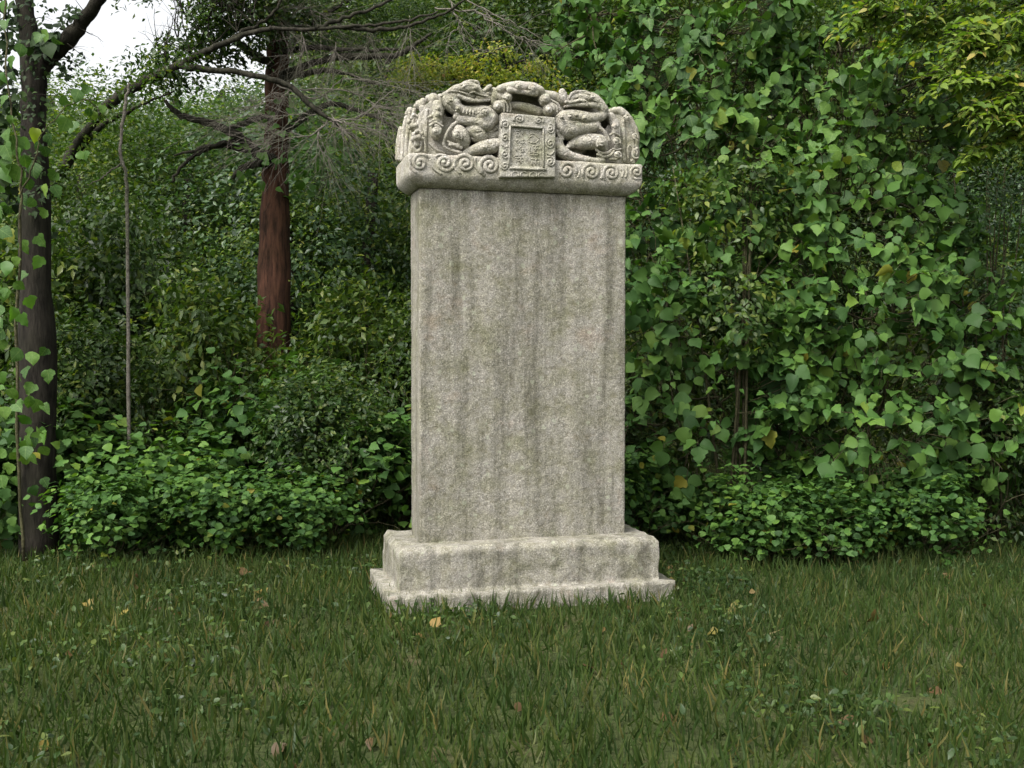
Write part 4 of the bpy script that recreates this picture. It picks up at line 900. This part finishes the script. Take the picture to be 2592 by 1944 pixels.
to_local(mb, b0); tw = mb.build('dead_twig', M_twig, RT); tw['kind'] = 'stuff'
bl = [blob(700, 20, 11.2, 160, 40), blob(860, 20, 11.2, 170, 50), blob(780, 100, 11.2, 120, 30), blob(960, 60, 11.3, 130, 50), blob(640, 110, 11.0, 60, 20), blob(1060, 20, 11.4, 120, 50), blob(880, 110, 11.3, 130, 24), blob(800, -80, 11.2, 260, 60)]
ps, nn, tt_, ss = clump_leaves(rng, bl, 420, 34, 0.11, 0.055, 0.0, 0.5)
link('crown', leaf_mesh('crown', ps - np.array(b0), nn, tt_, ss, T_FINE, M_dark, rng), RT, 'stuff')
ps, nn, tt_, ss = clump_leaves(rng, [blob(790, 195, 10.9, 60, 40), blob(760, 350, 10.8, 60, 60), blob(650, 340, 10.8, 20, 60), blob(640, 420, 10.8, 40, 30), blob(740, 430, 10.9, 60, 40), blob(815, 380, 11, 50, 40)], 34, 4, 0.12, 0.095, 0.0)
link('creeper', leaf_mesh('creeper', ps - np.array(b0), nn - np.array([0, 0.7, 0]), tt_, ss, T_KUDZU, M_bright_leaf, rng), RT, 'stuff')

# bare spray at the top middle
b1 = at(1150, -60, 10.0)
mb = MB()
for ln in [[(1120, -40, 9.9, 2.6), (1150, 30, 9.8, 2.4), (1164, 60, 9.8, 2.2), (1175, 90, 9.8, 2), (1200, 130, 9.8, 1.3)], [(1163, 70, 9.8, 2), (1142, 90, 9.8, 1.7), (1136, 125, 9.8, 1.1)], [(1100, 20, 9.9, 2.6), (1200, 28, 9.8, 2.4), (1260, 65, 9.7, 2), (1320, 95, 9.7, 1.5), (1400, 112, 9.7, 1)],
           [(1200, 28, 9.8, 2), (1250, 50, 9.75, 1.8), (1290, 85, 9.7, 1.4), (1305, 120, 9.7, 1)], [(1180, 0, 9.9, 2), (1280, 50, 9.8, 1.8), (1330, 75, 9.8, 1.2)], [(1320, 95, 9.7, 1.4), (1338, 115, 9.7, 1.2), (1345, 150, 9.7, 0.9)]]:
    q, r = poly(ln, 6, 0.01, rng); mb.tube(q, [x * 0.85 for x in r], 5, caps=False)
    for k in range(8):
        i = int(rng.integers(2, len(q) - 1)); dd = (q[i] - q[i - 1]).normalized()
        grow(mb, q[i], dd + Vector(rng.normal(size=3)) * 0.45, rng.uniform(0.2, 0.5), max(0.003, r[i] * 0.42), 1, rng, 0.22, -0.02, 4, 0.6)
to_local(mb, b0); tw = mb.build('dead_twig', M_twig, RT); tw['kind'] = 'stuff'

# dead sapling at the left, pale pole
b0 = at(305, 1300, 9.0); b0.z = 0
PS = empty('dead_sapling', b0); tag(PS, 'thin pale dead sapling standing before the leaning tree', 'tree')
limbs(PS, b0, [[(330, 1360, 9, 5), (322, 600, 9, 4.6), (316, 440, 9, 4.2), (306, 400, 9, 4.2), (308, 330, 9, 4), (318, 260, 9, 4), (327, 212, 9, 3.6)]], M_twig, 'trunk', 0.004, 7)
limbs(PS, b0, [[(310, 412, 9, 2.4), (280, 432, 9, 2), (255, 452, 9, 1.6), (220, 470, 9, 1)]], M_twig, 'limb', 0.004, 5)

# ------------------------------------------------------------------ yellowing tree behind the crown
rng = np.random.default_rng(41)
b0 = at(1190, 1180, 12.5); b0.z = 0
YT = empty('yellowing_tree', b0); tag(YT, 'small tree with yellow and olive autumn leaves behind the stele top', 'tree')
limbs(YT, b0, [[(1200, 1200, 12.5, 14), (1195, 700, 12.5, 12), (1190, 400, 12.5, 10), (1185, 260, 12.5, 8), (1175, 150, 12.5, 4)]], M_bark_dark, 'trunk')
limbs(YT, b0, [[(1188, 260, 12.5, 6), (1140, 190, 12.3, 4), (1080, 160, 12.2, 2)], [(1188, 250, 12.5, 6), (1250, 190, 12.3, 4), (1330, 150, 12.2, 2)], [(1186, 220, 12.5, 5), (1210, 160, 12.2, 3), (1240, 120, 12.1, 2)], [(1290, 180, 12.2, 3), (1268, 130, 12.1, 2.4), (1255, 100, 12, 1.6)]], M_bark_dark)
bl = [blob(1070, 162, 12.3, 60, 12, 60), blob(1130, 175, 12.2, 80, 16, 60), blob(1210, 160, 12.1, 70, 14, 60), blob(1260, 130, 12.1, 40, 12, 50), blob(1150, 200, 12.2, 90, 14, 60), blob(1270, 200, 12.1, 70, 12, 60), blob(1350, 165, 12.2, 40, 12, 50), blob(1400, 215, 12.1, 50, 12, 50), blob(1050, 210, 12.3, 60, 16, 60), blob(1040, 190, 12.3, 40, 16, 50)]
ps, nn, tt_, ss = clump_leaves(rng, bl, 150, 20, 0.10, 0.055, 0.0, 0.4, 0.4)
link('crown', leaf_mesh('crown', ps - np.array(b0), nn, tt_, ss, T_SMALL, M_olive, rng), YT, 'stuff')

# ------------------------------------------------------------------ kudzu draped over trees at the right
def kudzu(name, label, loc, lumps, seed, dens=150, gap=-0.06, fringe=()):
    r = np.random.default_rng(seed)
    root = empty(name, loc); tag(root, label, 'vine')
    Cs = [at(x, y, Y) for x, y, Y, R in lumps]; Rs = [l[3] for l in lumps]
    pos = []; nrm = []; tip = []; size = []; stems = MB()
    def node(p, outd, sc_=1.0):
        tocam = (CAM - p).normalized()
        n0 = outd * 0.35 + Vector((0, 0, 0.55)) + tocam * 0.36 + Vector(r.normal(size=3)) * 0.52
        t0 = outd * 0.45 + Vector((0, 0, -0.75)) + Vector(r.normal(size=3)) * 0.45
        n0.normalize(); t0 = (t0 - n0 * t0.dot(n0)).normalized(); s0 = n0.cross(t0)
        L0 = 0.062 + 0.085 * r.random() ** 1.3 * sc_
        for ang, off, k in ((0, 0.035, 1.0), (1.25, 0.0, 0.9), (-1.25, 0.0, 0.9)):
            if r.random() < 0.12: continue
            a = ang + r.normal() * 0.2; d = t0 * math.cos(a) + s0 * math.sin(a)
            pos.append(p + d * 0.02 + t0 * off); nrm.append(n0 + Vector(r.normal(size=3)) * 0.28); tip.append(d + Vector((0, 0, -0.25))); size.append(L0 * k)
        stems.tube([p - outd * 0.25 - Vector((0, 0, 0.06)), p - n0 * 0.03, p + t0 * 0.03], [0.004, 0.003, 0.002], 4, caps=False)
    for c, R in zip(Cs, Rs):
        n = int(dens * 4 * math.pi * R * R * 0.62)
        for d in rnd_unit(r, n):
            d = Vector(d); tocam = (CAM - c).normalized()
            if d.dot(tocam) < -0.15: continue
            inner = r.random() < 0.36
            p = c + d * R * (r.uniform(0.55, 0.82) if inner else r.uniform(0.86, 1.10))
            if p.z < 0.02: continue
            if any((p - c2).length < 0.78 * R2 for c2, R2 in zip(Cs, Rs) if c2 is not c): continue
            g = noise.noise(Vector((p.x * 3.2, p.y * 3.2, p.z * 2.0))) + 0.45 * noise.noise(p * 6.0)
            if g < gap and r.random() < 0.92: continue
            node(p, d)
    for (x0, y0, x1, y1, Y, n) in fringe:
        q = smooth_line([(x0, y0), ((x0 + x1) / 2 + r.uniform(-20, 20), (y0 + y1) / 2 + r.uniform(-10, 10)), (x1, y1)], 8)
        w = [at(a, b, Y) for a, b in q]; stems.tube(w, [0.006] * len(w), 5, caps=False)
        for k in range(n):
            i = int(r.integers(0, len(w))); node(w[i] + Vector(r.normal(size=3)) * 0.07, Vector((0, -1, 0.2)), 0.95)
    # hidden support: dark dead limbs the vine hangs on
    for c, R in zip(Cs, Rs):
        for k in range(5): grow(stems, c + Vector(r.normal(size=3)) * R * 0.2, Vector(r.normal(size=3)), R * 0.9, 0.012, 1, r, 0.3, 0, 3)
    to_local(stems, loc); st = stems.build('stem', M_stem, root); st['kind'] = 'stuff'
    leaves_onto(root, pos, nrm, tip, size, T_KUDZU, M_kudzu, r, own_mat=M_kudzu_v)
    return root
l1 = at(1720, 1350, 9.4); l1.z = 0
K1 = kudzu('kudzu_column', 'tall column of large kudzu leaves climbing right beside the stele', l1,
      [(1800, -90, 9.9, .85), (1790, 60, 9.7, .78), (1770, 170, 9.6, .70), (1730, 280, 9.5, .70), (1850, 300, 9.7, .70), (1690, 380, 9.4, .66), (1590, 360, 9.8, .45), (1900, 120, 10.1, .55), (1490, 40, 10.3, .30), (1620, 130, 10.1, .30), (1590, 60, 10.2, .34), (1660, -30, 10.1, .42),
       (1750, 520, 9.3, .85), (1610, 560, 9.5, .70), (1890, 560, 9.4, .75), (1830, 760, 9.1, .85), (1650, 800, 9.2, .80), (1760, 1020, 9.0, .85), (1920, 960, 9.1, .8), (1640, 1100, 9.1, .6)], 51,
      fringe=[(1400, 100, 1460, 150, 10.0, 5), (1440, -30, 1510, 110, 10.0, 9), (1500, 60, 1530, 170, 9.9, 8), (1480, 90, 1400, 140, 9.9, 6), (1550, 120, 1570, 240, 9.9, 9), (1420, -10, 1440, 60, 10.1, 5), (1620, 100, 1600, 260, 9.8, 8), (1510, 230, 1600, 250, 9.9, 8), (1560, 270, 1640, 300, 9.8, 8), (1640, 330, 1640, 420, 9.6, 6), (1540, 140, 1560, 200, 9.8, 5)])
l2 = at(2200, 1350, 9.2); l2.z = 0
K2 = kudzu('kudzu_mound', 'rounded mound of kudzu leaves between the tall column and the right edge', l2,
      [(2170, 190, 9.8, .50), (2240, 150, 9.7, .42), (2080, 240, 9.7, .52), (2130, 130, 9.9, .36), (2250, 270, 9.6, .55), (2150, 370, 9.4, .62), (2300, 350, 9.6, .46), (2010, 330, 9.6, .55), (2340, 200, 9.8, .26), (2020, 430, 9.4, .55),
       (2110, 530, 9.2, .72), (2290, 540, 9.3, .62), (2150, 760, 9.0, .80), (2350, 800, 9.1, .70), (2200, 1020, 8.9, .80), (2420, 1030, 9.0, .7), (2040, 1000, 9.0, .7)], 52, dens=155, gap=-0.10,
      fringe=[(2240, 80, 2340, 105, 9.6, 7), (2300, 140, 2375, 165, 9.6, 6), (2360, 250, 2400, 290, 9.6, 5), (2380, 330, 2420, 400, 9.5, 6)])

# ------------------------------------------------------------------ yellow-green tree reaching in from the right
rng = np.random.default_rng(61)
b0 = at(2860, 1300, 8.4); b0.z = 0
GT = empty('spreading_tree', b0); tag(GT, 'tree with layered yellow-green sprays reaching in from the right edge', 'tree')
limbs(GT, b0, [[(2860, 1330, 8.4, 60), (2850, 700, 8.4, 52), (2840, 200, 8.4, 44), (2820, -200, 8.4, 34), (2800, -500, 8.4, 22)]], M_bark_dark, 'trunk', 0.006, 12)
sprays = [([(2830, -130, 8.6, 9), (2560, -40, 8.5, 5), (2330, 20, 8.4, 3), (2170, 42, 8.3, 1.5)], 1.1), ([(2830, -60, 8.7, 8), (2560, 10, 8.7, 5), (2380, 45, 8.6, 3), (2200, 45, 8.5, 1.5)], 1.1), ([(2830, -30, 8.9, 8), (2600, 50, 8.9, 5), (2420, 80, 8.8, 3), (2300, 90, 8.7, 1.5)], 1.1),
          ([(2830, -180, 8.5, 8), (2500, -90, 8.4, 5), (2300, -30, 8.3, 3), (2210, -5, 8.2, 1.5)], 1.0), ([(2835, 40, 8.4, 8), (2650, 95, 8.2, 5), (2540, 110, 8.0, 3), (2430, 128, 7.9, 1.3)], 0.7), ([(2835, 110, 8.4, 8), (2660, 165, 8.1, 5), (2540, 190, 7.9, 3), (2400, 195, 7.8, 1.2)], 0.8),
          ([(2840, 170, 8.4, 8), (2680, 220, 8.0, 5), (2560, 240, 7.9, 3), (2460, 272, 7.8, 1.2)], 0.8), ([(2840, 230, 8.4, 7), (2690, 270, 8.0, 4), (2600, 290, 7.9, 3), (2510, 285, 7.8, 1.2)], 0.7), ([(2845, 300, 8.4, 7), (2680, 335, 8.1, 4), (2570, 345, 8.0, 3), (2460, 385, 7.9, 1.2)], 0.6), ([(2845, 30, 9.2, 8), (2640, 110, 9.2, 5), (2500, 130, 9.2, 3), (2380, 170, 9.2, 1.4)], 0.9),
          ([(2830, -10, 8.3, 8), (2640, 20, 8.1, 5), (2520, 60, 8.0, 3), (2450, 80, 7.9, 1.4)], 0.9), ([(2330, 200, 9.2, 3), (2420, 190, 9.1, 3), (2500, 205, 9.0, 2.5), (2560, 215, 8.9, 2)], 0.5)]
mb = MB(); pos = []; nrm = []; tip = []; size = []
for pts, wid in sprays:
    q, r = poly(pts, 8, 0.01, rng); mb.tube(q, r, 6, caps=False)
    for i in range(4, len(q)):
        dd = (q[i] - q[i - 1]).normalized()
        for k in range(4):
            sd = 1 if k % 2 else -1
            d = (dd + Vector((0, sd * 0.9, 0)) * wid + Vector((rng.normal() * 0.3, rng.normal() * 0.4, rng.normal() * 0.14 - 0.06))).normalized()
            L = rng.uniform(0.12, 0.34) * wid; e = q[i] + d * L - Vector((0, 0, L * 0.22))
            mb.tube([q[i], q[i] + d * L * 0.5, e], [0.004, 0.003, 0.002], 4, caps=False)
            for j in range(6):
                t = (j + 0.6) / 6; p = q[i].lerp(e, t); side = d.cross(Vector((0, 0, 1))) * (1 if j % 2 else -1)
                pos.append(p); tip.append(d * 0.6 + side * 0.8 + Vector((0, 0, -0.3 + rng.normal() * 0.3))); nrm.append(Vector((rng.normal() * 0.4, -0.25 + rng.normal() * 0.35, 0.8))); size.append(rng.uniform(0.055, 0.095))
to_local(mb, b0); tw = mb.build('branch', M_bark_limb, GT); tw['kind'] = 'stuff'
leaves_onto(GT, pos, nrm, tip, size, T_OVAL, M_right, rng)

# ------------------------------------------------------------------ shrubs below
rng = np.random.default_rng(71)
def shrub_mesh(seed, mat, tm, leaf, clumps, per, rad, cr):
    r = np.random.default_rng(seed)
    blobs = [((0, 0, rad[2] * 0.9), rad)] + [((r.uniform(-.6, .6) * rad[0], r.uniform(-.6, .6) * rad[1], r.uniform(0.7, 1.6) * rad[2]), tuple(np.array(rad) * 0.5)) for _ in range(5)]
    ps, nn, tt_, ss = clump_leaves(r, blobs, clumps, per, cr, leaf, 0.5); ps[:, 2] = np.abs(ps[:, 2])
    return leaf_mesh('foliage', ps, nn, tt_, ss, tm, mat, r)
SH = [shrub_mesh(1, M_kudzu, T_KUDZU[:2], 0.10, 120, 16, (0.8, 0.7, 0.9), 0.14), shrub_mesh(2, M_mid, T_SMALL, 0.075, 170, 40, (0.8, 0.7, 0.8), 0.13), shrub_mesh(3, M_dark, T_SMALL, 0.065, 190, 44, (0.75, 0.7, 0.9), 0.12)]
smb = MB()
for k in range(9): grow(smb, (0, 0, 0), (rng.normal() * 0.5, rng.normal() * 0.5, 1), 1.2, 0.014, 1, rng, 0.3, 0, 3)
STEMS = smb.mesh('stems', M_stem)
KIND = ['broad-leaved kudzu bush', 'mid-green small-leaved bush', 'dark small-leaved bush']
ORD = ['first', 'second', 'third', 'fourth', 'fifth', 'sixth', 'seventh', 'eighth', 'ninth', 'tenth']
def shrub(x, Y, k, s, h, lab):
    X = at(x, 900, Y).x; g = hill(X, Y) - 0.02
    t = empty('shrub', (X, Y, g), rng.uniform(0, 6.28)); tag(t, lab, 'shrub', 'bushes in the undergrowth')
    a = link('foliage', SH[k], t, 'stuff'); a.scale = (s, s, s * h); b = link('stems', STEMS, t); b.scale = (s, s, s * h)
SHRUBS = [(60, 8.9, 0, .95, .9), (240, 9.6, 2, 1.0, 1.2), (420, 9.0, 0, .8, .8), (520, 10.3, 1, 1.1, 1.4), (690, 9.8, 0, .95, 1.0), (840, 9.4, 2, .9, 1.0), (900, 10.8, 1, 1.1, 1.4), (1010, 9.6, 0, .9, .8), (150, 10.8, 1, 1.2, 1.5), (350, 11.2, 2, 1.2, 1.6),
                        (1120, 10.6, 2, 1.0, 1.3), (1290, 10.4, 0, 1.0, 1.2), (1480, 9.4, 2, .85, .9), (1560, 10.6, 1, 1.1, 1.4), (1600, 8.7, 0, .6, .7), (2520, 9.0, 2, .9, 1.1), (2580, 10.2, 0, 1.1, 1.3), (2460, 10.8, 1, 1.2, 1.6), (2350, 8.4, 0, .6, .6), (1900, 8.3, 1, .6, .6), (2080, 8.2, 0, .55, .6), (-60, 10.0, 1, 1.2, 1.5), (760, 8.6, 1, .55, .6), (560, 8.5, 2, .6, .6), (280, 8.2, 1, .6, .6)]
seen = {}
for (x, Y, k, s, h) in sorted(SHRUBS):
    if Y < 8.8: k = 0; h *= 1.25
    row = 'front' if Y < 8.8 else 'middle' if Y < 10.2 else 'back'
    n_ = seen.get((k, row), 0); seen[(k, row)] = n_ + 1
    shrub(x, Y, k, s, h, '%s, %s of its kind from left in the %s undergrowth row' % (KIND[k], ORD[n_], row))
# tall leafy bush whose top shows right of the crown, and the fine dark one at the right edge
for (x, ytop, Y, mat, tm, leaf, rx, lab, name) in [(1850, 395, 8.55, M_mid, T_OVAL, 0.06, 150, 'green bush with slender leaves in front of the kudzu column', 'tall_bush'), (2500, 405, 8.9, M_blue, T_SMALL, 0.04, 95, 'dark fine-leaved bush at the right edge below the yellow-green sprays', 'dark_bush')]:
    b0 = at(x, 900, Y); b0.z = 0; t = empty(name, b0); tag(t, lab, 'shrub')
    bl = [blob(x + rng.uniform(-rx, rx), ytop + 30 + rng.uniform(0, 60), Y, rx * 0.4, 26) for _ in range(9)] + [blob(x, ytop + 160, Y, rx * 1.1, 90), blob(x, ytop + 380, Y, rx, 160)]
    ps, nn, tt_, ss = clump_leaves(rng, bl, 150, 16, 0.09, leaf, 0.3)
    link('foliage', leaf_mesh('foliage', ps - np.array(b0), nn - np.array([0, .2, 0]), tt_, ss, tm, mat, rng), t, 'stuff')
    mb = MB()
    for k in range(8): 
        e = at(x + rng.uniform(-rx, rx), ytop + rng.uniform(10, 60), Y); b_ = b0 + Vector((rng.normal() * 0.08, rng.normal() * 0.08, 0)); mb.tube([b_, b_.lerp(e, 0.5) + Vector((0, 0, 0.2)), e], [0.014, 0.010, 0.004], 5)
    to_local(mb, b0); mb.build('stems', M_stem, t)

# ------------------------------------------------------------------ grass and fallen leaves
rng = np.random.default_rng(81)
n = 90000
gx = rng.uniform(-6, 6, n); gy = 3.6 + 7.0 * rng.random(n)
keep = np.array([noise.noise(Vector((a * 0.9, b * 0.9, 5))) + 0.35 * noise.noise(Vector((a * 3, b * 3, 9))) > -0.75 for a, b in zip(gx, gy)])
gx = gx[keep]; gy = gy[keep]; gz = np.array([hill(a, b) for a, b in zip(gx, gy)]) - 0.004
pos = np.stack([gx, gy, gz], 1); k = len(pos)
M_grass = leaf_mat('grass_blade', [(0.0, (0.018, 0.036, 0.009)), (0.6, (0.032, 0.056, 0.013)), (0.9, (0.055, 0.072, 0.02)), (1.0, (0.12, 0.10, 0.04))], trans=0.3, spec=0.2)
T_BLADE = [(np.array([(0, 0.05, 0), (0, -0.05, 0), (0.55, 0.035, 0.05), (0.55, -0.035, 0.05), (1, 0, 0.28)], float), np.array([(0, 1, 3), (0, 3, 2), (2, 3, 4)], int))]
tip = np.stack([rng.normal(size=k) * 0.45, rng.normal(size=k) * 0.45, np.ones(k)], 1); nrm = np.stack([rng.normal(size=k), rng.normal(size=k), 0.3 * np.ones(k)], 1)
link('grass', leaf_mesh('grass', pos, nrm, tip, rng.uniform(0.05, 0.15, k), T_BLADE, M_grass, rng), None, 'stuff')

# clover and weeds among the grass, and leaves fallen from the trees
k = 5200; cx = rng.uniform(-5.5, 5.5, 40); cy = rng.uniform(3.8, 8.6, 40); w = (40 * rng.random(k) ** 1.7).astype(int)
gx = cx[w] + rng.normal(size=k) * 0.22; gy = cy[w] + rng.normal(size=k) * 0.22
pos = np.stack([gx, gy, np.array([hill(a, b) for a, b in zip(gx, gy)]) + rng.uniform(0.02, 0.09, k)], 1)
nrm = rng.normal(size=(k, 3)) * 0.4 + np.array([0, -0.2, 1]); tip = rng.normal(size=(k, 3)) + np.array([0, 0, 0.1])
link('weeds', leaf_mesh('weeds', pos, nrm, tip, rng.uniform(0.025, 0.055, k), T_OVAL, M_dark, rng), None, 'stuff')
k = 170; gx = rng.uniform(-5, 5, k); gy = 3.8 + 5.2 * rng.random(k)
pos = np.stack([gx, gy, np.array([hill(a, b) for a, b in zip(gx, gy)]) + rng.uniform(0.01, 0.06, k)], 1)
nrm = rng.normal(size=(k, 3)) * 0.5 + np.array([0, 0, 1]); tip = rng.normal(size=(k, 3))
M_fallen = leaf_mat('fallen_leaf', [(0.0, (0.05, 0.03, 0.016)), (0.5, (0.09, 0.055, 0.024)), (0.85, (0.13, 0.09, 0.03)), (1.0, (0.16, 0.13, 0.035))], trans=0.15, spec=0.2)
link('fallen_leaves', leaf_mesh('fallen_leaves', pos, nrm, tip, rng.uniform(0.04, 0.09, k), T_OVAL + T_KUDZU, M_fallen, rng), None, 'stuff')
